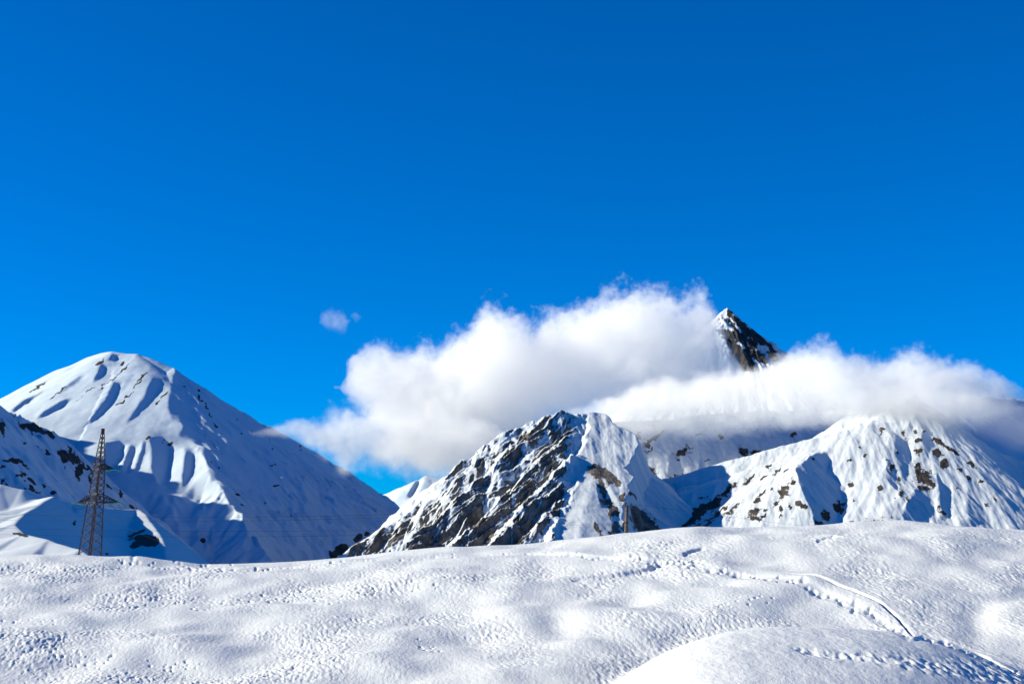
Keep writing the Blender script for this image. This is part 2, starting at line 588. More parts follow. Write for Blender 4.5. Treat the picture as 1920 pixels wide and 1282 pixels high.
m.rock = blobs(u, v, [
    (188, 678, 9, 3, -35, .9), (228, 682, 6, 2.5, -40, .8), (232, 692, 12, 1.6, -40, .85), (218, 705, 14, 1.2, -40, .8), (198, 722, 18, 1.0, -36, .75), (160, 738, 26, 1.0, -37, .75),
    (110, 736, 22, 1.3, -37, .8), (78, 722, 18, 1.2, -30, .7), (268, 705, 16, 1.6, -42, .85), (258, 720, 10, 1.8, -42, .85), (232, 748, 24, 1.0, -40, .7),
    (309, 738, 9, 2.2, -45, .85), (298, 752, 9, 1.6, -40, .75), (66, 730, 10, 1.2, -30, .75),
    (277, 819, 5, 2.2, -10, .9), (303, 829, 3, 1.6, 0, .9), (320, 832, 6, 2, -25, .9), (308, 824, 3, 1.4, 0, .8), (397, 863, 4, 1.8, 50, .9), (410, 877, 3, 1.5, 30, .9),
    (375, 745, 7, 1.6, 55, .9), (388, 762, 8, 1.8, 55, .95), (396, 778, 7, 1.6, 60, .9), (404, 796, 8, 1.3, 60, .85), (345, 724, 3, 1.5, 40, .85), (372, 730, 3, 1.6, 40, .9),
    (437, 755, 5, 1.4, 80, .85), (454, 758, 5, 1.6, 50, .9), (470, 768, 5, 2, -30, .9), (477, 775, 4, 1.6, 70, .9), (481, 782, 3, 2, 0, .9), (444, 788, 6, 1.0, 80, .8), (455, 812, 3, 1.4, 0, .85),
    (472, 810, 5, 1.0, 80, .8), (535, 802, 6, 1.8, 20, .95), (520, 790, 4, 1.4, 30, .8), (562, 840, 6, 1.0, 85, .85), (512, 845, 3, 1.0, 80, .8), (513, 872, 6, 1.0, 5, .85),
    (520, 911, 5, 1.8, 20, .95), (446, 928, 5, 1.6, 25, .9), (454, 945, 3, 1.4, 30, .9), (547, 968, 4, 2.4, 50, 1.0), (498, 942, 3, 2, 20, .95), (507, 825, 4, 1, 70, .8),
    (380, 1012, 3, 6, 10, .8), (640, 1030, 16, 8, -25, .95), (672, 1008, 9, 5, -30, .9), (625, 1040, 8, 8, 0, 1), (690, 1000, 5, 4, 0, .9)], w)
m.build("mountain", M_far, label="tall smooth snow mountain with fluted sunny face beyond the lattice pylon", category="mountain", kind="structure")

# ---- the shaded rocky ridge at the left edge
m = Mountain(-640, 480, 2700, 5500, 4100, 4.2)
m.ridge([(-520, 500, 2700), (-150, 680, 3150), (0, 765, 3480), (40, 783, 3570), (75, 800, 3660), (105, 815, 3740), (130, 838, 3820), (150, 862, 3890), (175, 888, 3980),
         (200, 908, 4060), (230, 930, 4150), (262, 953, 4250), (320, 998, 4420), (400, 1060, 4650), (460, 1110, 4800)], 0.7, 0.95, 6, None, (26, 75), 13)
for dd in (5120, 4960, 4800, 4640, 4480):  # unseen ridges behind the skyline, added to shade the left mountain's foot
    m.ridge([(-420, 560, dd), (-150, 688, dd), (0, 768, dd), (60, 797, dd), (100, 816, dd), (150, 866, dd), (200, 914, dd), (262, 960, dd), (330, 1015, dd)], 0.9, 0.9, 6)
m.erode(11, 110, 4, 9, 0.5)
m.roughen(5, 60, 5, 9, 0.55)
u, v = m.uv()
w = wnoise(u, v, 16, 7, 23)
m.rock = blobs(u, v, [
    (4, 800, 7, 12, 0, .9), (46, 796, 18, 4, 30, .9), (70, 803, 20, 4.5, 22, .95), (88, 811, 12, 5, 30, 1), (22, 778, 5, 4, 0, .7), (42, 800, 6, 3, 20, .8), (58, 812, 4, 2, 0, .8),
    (76, 820, 4, 2, 30, .7), (46, 831, 3, 4, 0, .8), (20, 862, 14, 5, -10, .9), (38, 868, 14, 4, 10, .9), (52, 876, 5, 3, 20, .8), (36, 888, 12, 2.5, 0, .85), (5, 877, 8, 3, 10, .8),
    (90, 850, 7, 4, 45, .95), (120, 855, 13, 8, 40, 1.05), (140, 860, 12, 7, 45, 1.0), (150, 880, 7, 8, 20, 1.0), (135, 845, 14, 3.5, 45, .9), (165, 880, 10, 3, 45, .85),
    (168, 897, 5, 6, 0, .9), (123, 880, 4, 4, 0, .8), (60, 905, 8, 3, 20, .9), (85, 912, 6, 4, 20, .9), (100, 925, 6, 3, 20, .85), (60, 917, 12, 3, 10, .9), (45, 902, 4, 3, 0, .8),
    (148, 890, 4, 9, 15, .95), (205, 915, 9, 2, 50, .9), (228, 926, 4, 3, 40, 1.0), (250, 947, 6, 1.8, 40, .9), (4, 905, 10, 3, 5, .9), (82, 836, 3, 2, 30, .7), (68, 835, 3, 2, 0, .7)], w)
m.rock += 0.16 * fbm(m.X / 70, m.Z / 40, 4, 77) - 0.12 * m.gul
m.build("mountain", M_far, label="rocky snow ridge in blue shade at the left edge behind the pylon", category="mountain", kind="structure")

# ---- the tiny sunlit summit in the saddle
m = Mountain(640, 1000, 7000, 9000, 8000, 9.0)
m.ridge([(640, 965, 8300), (738, 919, 8200), (765, 908, 8100), (800, 894, 8000), (830, 899, 7980), (870, 930, 8000), (1000, 1030, 8100)], 0.6, 0.5, 14, None, (16, 160), 5)
m.ridge([(800, 894, 8000), (790, 915, 7850), (775, 950, 7500)], 0.55, 0.5, 10, k=10)
m.grooves([([(788, 898), (776, 915), (766, 930)], 4, 26)])
m.roughen(8, 200, 4, 2)
m.build("mountain", M_far, label="small sunlit snow summit in the gap left of the rocky mountain", category="mountain", kind="structure")

# ---- the rocky mountain in the middle
m = Mountain(560, 1330, 2500, 3500, 3000, 1.7)
m.ridge([(540, 1110, 2780), (600, 1078, 2800), (655, 1042, 2840), (700, 1012, 2880), (760, 973, 2930), (820, 932, 2990), (860, 893, 3020), (880, 868, 3035), (915, 842, 3060),
         (950, 818, 3085), (1000, 795, 3120), (1060, 783, 3150), (1105, 772, 3180), (1120, 800, 3260), (1130, 860, 3330)], 0.8, 0.85, 3, None, (7, 30), 3, k=3)
m.spur([(1105, 772, 3180), (1106, 800, 3120), (1098, 830, 3060), (1078, 868, 2985), (1086, 905, 2905), (1068, 945, 2825), (1045, 990, 2735), (1022, 1040, 2645), (1005, 1080, 2580)],
       0.9, 0.10, 3, far=(25 + 87 * sstep(3190, 3080, m.Y) + 14 * fbm(m.Y / 60, m.Y * 0 + 4.4, 3, 45), 2.6), crest=5, seed=9, carve=True)
for i, pts in enumerate([
        [(1095, 790, 3150), (1040, 850, 3030), (960, 925, 2890), (880, 1000, 2750), (830, 1055, 2660)],
        [(1085, 850, 3010), (1030, 910, 2890), (960, 985, 2750), (910, 1045, 2650)],
        [(1010, 800, 3110), (930, 880, 2985), (850, 955, 2860), (760, 1030, 2740)],
        [(1080, 910, 2900), (1030, 965, 2790), (985, 1035, 2670)]]):
    m.ridge(pts, 0.80, 0.95, 3, None, (6, 26), 40 + i, k=4)
u, v = m.uv()
qc = u * 0.60 + v * 0.80
qa = -u * 0.80 + v * 0.60
qc2 = qc + 9 * fbm(qa / 90, qc / 60, 3, 91)
face = sstep(1098, 1062, u + 0.14 * (v - 780) + 10 * fbm(u / 30, v / 30, 3, 12)) * sstep(600, 680, u)
rib = ridged(qc2 / 38, qa / 240, 1, 3) * 10 + ridged(qc2 / 15, qa / 110, 1, 7) * 9.5
m.Z = m.Z + face * rib * 0.9
m.erode(3.0, 50, 4, 6, 0.5, 0.45 + 0.55 * face)
m.facets([
    ([(1102, 850), (1088, 880), (1092, 905), (1075, 945), (1052, 990), (1040, 1040), (1075, 1040), (1095, 960), (1112, 905), (1120, 880)], 0.06, 5),
    ([(1112, 905), (1100, 960), (1085, 1030), (1180, 1030), (1170, 960), (1160, 930), (1150, 900), (1125, 880)], -0.24, 5),
    ([(1131, 895), (1144, 915), (1158, 935), (1166, 955), (1150, 945), (1136, 925)], 0.25, 2), ([(1118, 905), (1128, 915), (1136, 945), (1128, 950), (1120, 925)], -0.8, 2), ([(1145, 960), (1158, 955), (1160, 1000), (1150, 1000)], -0.7, 2)], reach=120, wob=2.0, seed=8)
m.roughen(3, 70, 5, 6, 0.45)
m.Z += face * (1.0 * fbm(m.X / 9, m.Y / 14, 3, 66, 0.6) + 2.6 * ridged(qc2 / 5.0, qa / 34, 2, 67))
u, v = m.uv()
gx, gy = m.slope()
steep = np.hypot(gx, gy)
w = wnoise(u, v, 12, 5, 43)
down = -gx                                        # falls towards the right
pat = 0.16 - 0.10 * m.gul + 0.62 * fbm(qc2 / 26, qa / 130, 3, 19) + 0.65 * np.clip(down, -0.8, 0.9) + 0.10 * np.clip(steep - 1.1, -1, 1.5) + 0.16 * fbm(u / 14, v / 10, 3, 20)
pat += 0.16 * sstep(880, 1010, v)
cl = blobs(u, v, [(990, 820, 26, 16, 35, .85), (965, 850, 22, 14, -40, .7), (1035, 810, 14, 18, 20, .75), (1100, 795, 9, 9, 0, .9), (1085, 785, 6, 6, 0, .8), (1030, 875, 16, 22, 20, .75),
                  (905, 990, 34, 22, 60, .95), (905, 1005, 20, 22, 0, 1.0), (780, 1030, 22, 16, -40, .95), (830, 1010, 28, 9, -50, .85), (950, 930, 12, 18, 20, .85),
                  (985, 925, 14, 26, 20, 1.0), (1055, 920, 22, 14, -45, .95), (1030, 935, 14, 16, 20, .95), (870, 950, 12, 5, -40, .8), (740, 1010, 30, 6, -38, .85),
                  (690, 1030, 18, 5, -40, .85), (975, 975, 12, 14, -45, .9), (1000, 985, 18, 8, -40, .8), (850, 870, 9, 5, -40, .7), (895, 870, 16, 12, 10, .8), (925, 850, 10, 9, 0, .6),
                  (975, 1015, 22, 7, -35, .9), (1030, 1003, 18, 5, 15, .9), (1050, 1010, 12, 5, 20, .9), (1075, 835, 10, 10, 0, .85), (1095, 845, 8, 6, 0, .75)], w)
rk = face * np.maximum(pat, cl * 0.55 + 0.35 * pat)
lone = speckled(u, v, [(1118, 882, 13, 9, 35, 1.05), (1140, 893, 20, 6, 38, 1.0), (1127, 910, 5, 22, -15, 1.0), (1138, 940, 12, 5, 5, .95), (1150, 955, 10, 8, 30, .75), (1160, 905, 8, 3, 40, .8),
                    (1155, 990, 7, 10, -10, .85), (1146, 965, 3, 9, -10, .85), (1120, 990, 3, 12, -35, .85), (1130, 1005, 3, 8, -35, .8), (1168, 935, 8, 8, 30, .6),
                    (1205, 975, 26, 12, 48, 1.05), (1215, 990, 22, 14, 40, 1.05), (1190, 958, 10, 4, 50, .9), (1170, 990, 8, 4, 60, .7), (1185, 925, 14, 1.8, 40, .7),
                    (1145, 1000, 4, 6, 0, .8), (1225, 1005, 14, 8, 0, .9)], w)
m.rock = np.maximum(rk, lone) + 0.10 * fbm(u / 9, v / 9, 3, 21) * (u > 1100)
m.build("mountain", M_rocky, label="steep dark rock mountain streaked with snow in the middle below the cloud", category="mountain", kind="structure")

# ---- the snowy wall behind, its top in the cloud
m = Mountain(1020, 1760, 2560, 4500, 3700, 2.5)
m.ridge([(1120, 930, 3950), (1150, 860, 3990), (1200, 800, 4040), (1260, 772, 4080), (1400, 760, 4120), (1600, 768, 4150), (1760, 790, 4180)], 0.7, 0.72, 10, None, (8, 70), 15)
m.spur([(1245, 775, 4000), (1225, 805, 3850), (1203, 850, 3700), (1222, 905, 3620), (1208, 960, 3520), (1196, 1015, 3420)], 0.35, 0.35, 6, k=5, crest=6, seed=16)
m.spur([(1345, 762, 4010), (1318, 795, 3900), (1290, 840, 3790), (1270, 890, 3680), (1247, 950, 3550), (1228, 1015, 3430)], 0.25, 0.40, 6, k=5, crest=6, seed=17)
m.spur([(1362, 768, 4010), (1344, 805, 3900), (1320, 860, 3790), (1306, 910, 3690), (1282, 985, 3540)], 0.30, 0.35, 5, k=5, crest=6, seed=18)
m.spur([(1460, 768, 4030), (1442, 805, 3920), (1406, 850, 3830), (1372, 900, 3690), (1330, 965, 3520)], 0.30, 0.35, 6, k=5, crest=6, seed=19)
m.facets([
    ([(1130, 740), (1130, 830), (1200, 840), (1260, 830), (1330, 830), (1420, 830), (1520, 800), (1560, 740)], -0.13, 8, 1),
    ([(1180, 840), (1180, 1000), (1230, 1010), (1300, 960), (1400, 900), (1500, 830), (1420, 830), (1260, 830)], -0.04, 6, 1),
    ([(1214, 862), (1240, 843), (1258, 850), (1256, 893), (1242, 912), (1230, 895), (1216, 880)], 0.22, 3), ([(1277, 869), (1310, 862), (1330, 878), (1302, 905), (1286, 930), (1262, 925), (1268, 895)], 0.2, 3),
    ([(1322, 872), (1385, 880), (1362, 900), (1332, 915), (1316, 898)], 0.15, 3), ([(1245, 937), (1262, 913), (1272, 930), (1252, 958), (1236, 978), (1230, 958)], 0.3, 2), ([(1310, 915), (1322, 912), (1306, 950), (1294, 965), (1298, 940)], 0.25, 2),
    ([(1206, 790), (1225, 800), (1205, 850), (1180, 880), (1172, 860), (1190, 820)], -0.5, 4), ([(1200, 868), (1212, 880), (1218, 940), (1214, 985), (1203, 970), (1204, 910)], -0.85, 2),
    ([(1258, 846), (1266, 850), (1262, 900), (1250, 925), (1250, 895)], -0.8, 2), ([(1313, 858), (1320, 862), (1312, 895), (1300, 940), (1294, 940), (1305, 895)], -0.8, 2), ([(1400, 830), (1430, 850), (1420, 880), (1395, 870)], -0.7, 4),
    ([(1195, 950), (1226, 985), (1240, 1005), (1180, 1010)], -0.8, 3)], wob=2.5, seed=9)
m.erode(3.2, 70, 4, 15, 0.5)
m.roughen(2.5, 60, 5, 8, 0.5)
u, v = m.uv()
w = wnoise(u, v, 12, 4.5, 53)
m.rock = speckled(u, v, [
    (1230, 818, 18, 3.2, -38, 1.0), (1214, 833, 6, 5, -30, 1.0), (1220, 842, 8, 2, -35, .8), (1225, 800, 6, 3, 30, .85), (1195, 818, 5, 5, -30, .7), (1200, 812, 7, 3, -20, .7), (1187, 828, 5, 4, -30, .65),
    (1182, 845, 3, 8, 10, .6), (1175, 866, 10, 5, 10, .85), (1192, 872, 5, 6, 30, .85), (1212, 886, 10, 7, -10, 1.05), (1225, 892, 6, 4, 0, .9), (1208, 898, 6, 4, 0, .9), (1222, 906, 4, 4, 0, .85),
    (1278, 849, 9, 7, -35, 1.05), (1272, 862, 4, 3, 0, .85), (1277, 785, 6, 1.4, 10, .8), (1308, 815, 9, 1.4, 12, .85), (1351, 818, 5, 3, 40, .95), (1325, 864, 5, 1.4, -10, .8),
    (1393, 848, 7, 6, 30, .95), (1402, 860, 6, 7, 20, .9), (1420, 852, 7, 7, 30, .95), (1424, 868, 3, 5, 0, .8), (1405, 870, 10, 2, 30, .6), (1486, 815, 5, 3, -20, .9), (1440, 860, 8, 3, -30, .5),
    (1275, 902, 16, 7, 5, 1.05), (1268, 920, 14, 12, 0, .75), (1275, 935, 9, 14, 20, .8), (1258, 950, 12, 10, -45, .95), (1240, 965, 14, 8, -45, 1.0), (1232, 975, 10, 7, 20, 1.05),
    (1270, 950, 14, 6, -30, .85), (1315, 905, 13, 8, -30, 1.05), (1306, 912, 6, 6, 0, .9), (1358, 893, 8, 8, 10, .95), (1372, 900, 12, 6, 25, .8), (1312, 930, 14, 5, -30, .9), (1328, 920, 8, 4, -30, .85),
    (1298, 935, 8, 4, -30, .8), (1203, 935, 5, 9, 0, .8), (1206, 945, 6, 6, 0, .9), (1195, 930, 5, 6, 0, .7), (1250, 905, 3, 16, 25, .7), (1210, 925, 2.5, 14, 8, .7), (1238, 1000, 26, 10, 0, 1.0), (1210, 940, 3, 10, 0, .7)], w)
m.rock = 0.86 * m.rock - 0.16 * m.gul * (m.rock > 0)
m.Z += 1.6 * np.clip(m.rock - 0.3, 0, 0.5) * (1 + fbm(m.X / 6, m.Y / 8, 2, 5))
m.build("mountain", M_brown, label="broad snowy wall behind the wooden pole with its top lost in the cloud", category="mountain", kind="structure")

# ---- the sharp summit above the cloud
m = Mountain(1120, 1640, 4700, 6200, 5500, 3.4)
m.ridge([(1120, 800, 5750), (1250, 700, 5650), (1310, 640, 5570), (1340, 604, 5525), (1352, 588, 5508), (1362, 578, 5500), (1372, 584, 5505), (1385, 598, 5515), (1400, 610, 5525), (1420, 630, 5545), (1455, 661, 5580),
         (1520, 725, 5650), (1640, 850, 5780)], 0.9, 1.25, 2, None, (18, 40), 2)
m.ridge([(1360, 579, 5499), (1358, 596, 5465), (1338, 612, 5440), (1352, 634, 5395), (1372, 660, 5340), (1384, 675, 5300), (1410, 715, 5200), (1450, 780, 5050)], 0.85, 1.0, 3, None, (10, 40), 4, k=6)
m.erode(9, 60, 4, 3, 0.5)
m.roughen(5, 50, 5, 3, 0.55)
u, v = m.uv()
w = wnoise(u, v, 9, 3.0, 63)
m.rock = blobs(u, v, [
    (1368, 588, 7, 5, 50, 1.0), (1380, 600, 14, 3.5, 45, 1.05), (1395, 612, 14, 4, 40, 1.0), (1385, 607, 16, 3, 48, 1.0), (1400, 622, 14, 5, 48, 1.1), (1412, 632, 14, 7, 50, 1.1), (1420, 628, 12, 4, 42, 1.0),
    (1364, 601, 4, 2.5, 40, .9), (1376, 612, 14, 3, 52, 1.0), (1350, 622, 8, 2.5, 30, 1.0), (1365, 626, 12, 6, 30, 1.1), (1380, 630, 12, 6, 45, 1.1), (1392, 632, 8, 6, 40, 1.0), (1365, 638, 10, 3, 45, 1.0),
    (1378, 648, 14, 6, 50, .85), (1385, 665, 12, 9, 30, .9), (1372, 652, 14, 3, 48, .95), (1405, 645, 14, 8, 30, .75), (1428, 640, 8, 5, 40, .95), (1445, 652, 12, 4, 45, .9), (1400, 665, 14, 10, 30, .8),
    (1352, 632, 4, 1.4, 30, .8), (1358, 652, 4, 1.3, 50, .8), (1397, 682, 22, 12, 30, .9), (1424, 668, 16, 8, 40, .95), (1376, 672, 7, 12, -20, .85), (1450, 668, 12, 6, 40, .9), (1340, 640, 4, 1, 10, .7), (1353, 590, 3, 1.2, 60, .7), (1350, 596, 3, 1, 60, .7)], w)
m.rock += 0.10 * fbm(u / 5, v / 5, 3, 71)
m.build("mountain", M_peak, label="sharp dark rocky summit rising clear above the cloud bank", category="mountain", kind="structure")

# ---- the wide shaded slope at the right edge
m = Mountain(1480, 2700, 3000, 6300, 4500, 5.0)
m.ridge([(1730, 900, 3450), (1750, 810, 3700), (1770, 760, 3950), (1810, 742, 4450), (1900, 748, 5150), (2050, 770, 6200)], 0.7, 0.85, 12, None, (14, 100), 25)
m.erode(6, 120, 3, 28, 0.45)
m.roughen(2, 120, 5, 28, 0.45)
u, v = m.uv()
m.rock = blobs(u, v, [(1908, 922, 3, 1.5, 0, .9), (1864, 775, 3, 1.3, 0, .8), (1780, 790, 3, 1.3, 0, .8)])
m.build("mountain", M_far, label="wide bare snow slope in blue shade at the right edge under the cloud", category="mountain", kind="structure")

# ---- the snowy mountain on the right
m = Mountain(1200, 2150, 2550, 3600, 3050, 2.0)
m.ridge([(1180, 1075, 3380), (1250, 1020, 3370), (1300, 984, 3360), (1350, 945, 3350), (1400, 908, 3340), (1450, 872, 3330), (1500, 838, 3320), (1545, 805, 3305), (1585, 778, 3290), (1640, 754, 3275),
         (1690, 744, 3262), (1735, 758, 3262), (1765, 780, 3270), (1800, 832, 3285), (1850, 900, 3305), (1890, 955, 3325), (1925, 1000, 3345), (1990, 1075, 3380)], 0.75, 0.80, 4, None, (5, 42), 3)
m.ridge([(1690, 746, 3260), (1640, 782, 3195), (1580, 832, 3130), (1545, 852, 3105), (1490, 876, 3075), (1465, 892, 3055), (1400, 938, 2990), (1340, 990, 2910), (1280, 1050, 2830)], 0.75, 0.36, 4, None, (4, 30), 5, k=5)
m.spur([(1540, 852, 3105), (1490, 876, 3075), (1500, 910, 3020), (1512, 945, 2960), (1526, 985, 2890), (1545, 1050, 2790)], 0.25, 0.95, 3, crest=3, seed=6)
m.spur([(1650, 785, 3180), (1622, 850, 3080), (1628, 900, 3000), (1640, 945, 2920), (1612, 1000, 2830), (1590, 1060, 2740)], 0.28, 0.30, 5, k=4, crest=5, seed=7)
m.spur([(1725, 765, 3220), (1692, 815, 3130), (1676, 860, 3055), (1690, 910, 2970), (1680, 960, 2890), (1660, 1050, 2750)], 0.30, 0.60, 4, k=4, crest=5, seed=8)
m.spur([(1748, 790, 3200), (1730, 860, 3070), (1738, 910, 2985), (1728, 960, 2900), (1730, 1050, 2760)], 0.35, 0.60, 4, k=4, crest=5, seed=10)
m.spur([(1788, 835, 3190), (1780, 890, 3090), (1784, 940, 3000), (1800, 1000, 2890), (1815, 1060, 2790)], 0.40, 0.60, 4, k=4, crest=5, seed=11)
m.spur([(1825, 880, 3180), (1830, 930, 3090), (1848, 980, 2990), (1872, 1050, 2870)], 0.35, 0.70, 4, k=4, crest=5, seed=12)
m.facets([
    ([(1585, 778), (1500, 840), (1400, 907), (1300, 984), (1290, 1010), (1500, 1010), (1498, 930), (1488, 880), (1500, 866), (1540, 846), (1600, 810), (1660, 770), (1690, 735), (1640, 745)], 0.30, 4),
    ([(1555, 850), (1575, 895), (1588, 914), (1582, 940), (1575, 960), (1566, 990), (1680, 1000), (1670, 900), (1660, 870), (1672, 815), (1690, 770), (1640, 780)], 0.05, 4),
    ([(1690, 770), (1690, 1000), (1910, 1000), (1850, 905), (1800, 838), (1745, 775)], -0.10, 5),
    ([(1489, 877), (1508, 866), (1530, 853), (1551, 849), (1557, 866), (1549, 884), (1571, 900), (1584, 914), (1578, 934), (1571, 957), (1562, 985), (1530, 990), (1521, 957), (1508, 930), (1496, 898)], -0.78, 2),
    ([(1680, 812), (1696, 825), (1706, 853), (1702, 884), (1696, 907), (1687, 875), (1676, 845)], -0.55, 3), ([(1721, 914), (1743, 939), (1749, 966), (1740, 985), (1702, 985), (1689, 966), (1707, 934)], -0.62, 2.5),
    ([(1666, 864), (1678, 884), (1685, 921), (1676, 918), (1657, 893)], -0.62, 2), ([(1757, 882), (1775, 921), (1781, 970), (1766, 972), (1761, 930)], -0.68, 2), ([(1816, 918), (1838, 948), (1853, 985), (1820, 985), (1811, 952)], -0.45, 3),
    ([(1735, 800), (1748, 830), (1740, 860), (1730, 850), (1728, 820)], -0.5, 3), ([(1700, 820), (1716, 800), (1725, 840), (1716, 880), (1708, 860)], 0.28, 3), ([(1750, 920), (1757, 900), (1764, 960), (1756, 985)], 0.3, 2), ([(1784, 905), (1806, 930), (1812, 985), (1786, 985)], 0.12, 3),
    ([(1590, 905), (1650, 880), (1664, 925), (1640, 985), (1580, 985), (1584, 945)], 0.15, 5), ([(1845, 925), (1880, 960), (1890, 990), (1858, 990)], 0.05, 3)], wob=2.0, seed=12)
m.erode(1.6, 52, 4, 14, 0.55)
m.roughen(2.0, 60, 6, 18, 0.5)
u, v = m.uv()
w = wnoise(u, v, 9, 3.5, 83)
qc = u * 0.55 + v * 0.835
qa = u * 0.835 - v * 0.55
low = sstep(1520, 1300, u) * sstep(870, 960, v + 0.25 * (u - 1400)) * sstep(1050, 985, v + (u - 1300) * 0.0)
streak = 0.30 + 0.55 * fbm(qc / 9, qa / 60, 3, 33) + 0.25 * sstep(1420, 1280, u)
m.rock = np.maximum(low * streak, speckled(u, v, [
    (1300, 968, 30, 11, -38, 1.0), (1335, 945, 22, 8, -35, .95), (1285, 975, 18, 12, 0, 1.05), (1370, 915, 22, 3, -36, .9), (1405, 900, 14, 2.6, -38, .95), (1432, 895, 8, 2, -38, .85), (1410, 892, 10, 1.4, -40, .8),
    (1350, 960, 20, 2.5, -36, .9), (1380, 948, 8, 2, -38, .8), (1430, 925, 8, 2.5, -38, .9), (1420, 938, 6, 4, -30, .9), (1412, 960, 12, 6, -20, .75), (1435, 958, 5, 2.4, -10, .9), (1433, 966, 6, 2, -30, .8),
    (1412, 970, 10, 2.5, 5, 1.0), (1424, 975, 6, 2, 20, .9), (1488, 905, 5, 5, -45, 1.0), (1470, 925, 9, 6, 20, 1.0), (1472, 915, 8, 4, 0, .9), (1455, 945, 6, 3, 20, .9), (1464, 955, 3, 6, 0, .9), (1482, 952, 4, 4, 0, .9),
    (1497, 945, 9, 4, 25, 1.0), (1510, 948, 8, 3, 30, .9), (1447, 918, 3, 4, 0, .8), (1455, 885, 10, 2, -40, .8), (1475, 880, 6, 1.6, -40, .8), (1440, 875, 6, 3, -30, .85), (1485, 972, 4, 3, -20, .8), (1463, 968, 3, 2, 0, .8),
    (1527, 860, 3, 2.5, 0, .9), (1548, 965, 10, 8, 20, .75), (1570, 950, 6, 10, 20, .8), (1578, 958, 5, 5, 0, .9), (1582, 945, 4, 4, 0, .9), (1535, 980, 10, 4, 20, .8), (1594, 908, 5, 5, -40, 1.0), (1600, 938, 2.5, 2, 0, .8),
    (1593, 863, 5, 2, -20, .9), (1620, 855, 3, 2, 0, .85), (1612, 838, 3, 1.6, 0, .8), (1655, 805, 8, 2, -15, .75), (1695, 810, 3, 2, 0, .9), (1717, 808, 3, 2, 0, .9), (1733, 808, 3, 2, -20, .9), (1720, 826, 7, 4, 15, .85),
    (1722, 845, 8, 4, -10, .95), (1760, 828, 8, 4, 30, 1.05), (1770, 835, 12, 3, 38, 1.0), (1790, 848, 10, 3, 38, .95), (1755, 848, 8, 7, 30, .95), (1770, 870, 8, 10, 20, .8), (1720, 873, 5, 4, -40, .9), (1682, 847, 3, 2, 0, .85),
    (1672, 878, 4, 7, 10, 1.0), (1685, 900, 4, 8, -10, .7), (1688, 925, 5, 9, -15, .7), (1730, 895, 14, 9, 15, 1.05), (1745, 905, 9, 5, 20, 1.05), (1720, 885, 5, 7, 0, .9), (1730, 915, 10, 5, 10, .8), (1650, 915, 4, 4, -30, 1.05),
    (1640, 925, 2, 2, 0, .8), (1665, 862, 4, 2, 20, .8), (1770, 963, 7, 4, 40, 1.05), (1761, 950, 2.5, 2, 0, .9), (1800, 880, 6, 4, 30, .8), (1815, 895, 6, 4, 30, .75), (1820, 870, 9, 2.5, 40, .85), (1840, 903, 6, 3, 20, .8),
    (1795, 915, 3, 2, 0, .8), (1865, 935, 8, 2.5, 50, .7), (1598, 979, 8, 2, -5, .95), (1630, 978, 10, 2.5, 0, .95), (1660, 970, 14, 6, 0, .5), (1850, 945, 5, 3, 20, .7), (1700, 935, 3, 8, -30, .6)], w))
m.rock = 0.84 * m.rock - 0.14 * m.gul * (m.rock > 0)
m.Z += 1.6 * np.clip(m.rock - 0.3, 0, 0.5) * (1 + fbm(m.X / 6, m.Y / 8, 2, 5))
m.rock += 0.10 * fbm(u / 7, v / 7, 3, 72)
m.build("mountain", M_brown, label="snowy mountain with scattered brown rocks on the right below the cloud", category="mountain", kind="structure")

# ---- the near hill behind the pylon
m = Mountain(-460, 420, 470, 1100, 700, 0.75, floor=-120)
m.ridge([(-460, 860, 700), (-100, 890, 700), (0, 907, 695), (40, 917, 695), (90, 934, 700), (140, 943, 722), (200, 951, 765), (252, 956, 805)], 0.45, 0.80, 2.0, None, (1.5, 30), 3)
m.spur([(258, 957, 805), (272, 966, 788), (284, 985, 760), (303, 1010, 730), (307, 1022, 715), (304, 1045, 690), (303, 1085, 645)], -0.02, 0.75, 1.0, crest=1.0, seed=4)
m.ridge([(98, 931, 690), (72, 946, 676), (45, 960, 664), (26, 985, 645), (45, 1002, 632), (90, 1013, 620), (150, 1030, 604), (190, 1060, 580)], 0.80, 0.20, 1.2, None, None, 5, k=1.5)
m.ridge([(137, 942, 722), (142, 955, 708), (138, 972, 692)], 0.9, 0.5, 1.0, k=0.8)
m.roughen(1.0, 45, 5, 5, 0.40)
u, v = m.uv()
w = wnoise(u, v, 10, 2.5, 95)
m.rock = blobs(u, v, [(272, 1013, 17, 9, 5, 1.15), (258, 1020, 13, 5, -15, 1.05), (287, 1013, 10, 8, 20, 1.1), (256, 999, 17, 2.6, -25, 1.0), (248, 1009, 8, 1.6, -25, .9), (140, 980, 2, 3, 0, .9),
                      (40, 1002, 16, 2.4, 12, .95), (200, 1038, 3, 2, 0, .9), (120, 1048, 3, 2, 0, .8)], w)
m.build("hill", M_hill, label="near snow hill with a shaded hollow and a dark rock patch behind the pylon", category="hill", kind="structure")
# ------------------------------------------------------------------ unseen valley floor out to the horizon, made dark to cut bounced light
M_plain = simple_mat("low_bounce_floor", (0.025, 0.035, 0.030), (0.055, 0.060, 0.055), 0.0008, 0.8)
o = mesh_object("valley_floor", [(-60000, -60000, -325), (60000, -60000, -325), (60000, 60000, -325), (-60000, 60000, -325)], [(0, 1, 2, 3)], M_plain)
o["kind"] = "structure"; o["label"] = "flat unseen valley floor, darkened to cut bounced light, running out to the horizon"

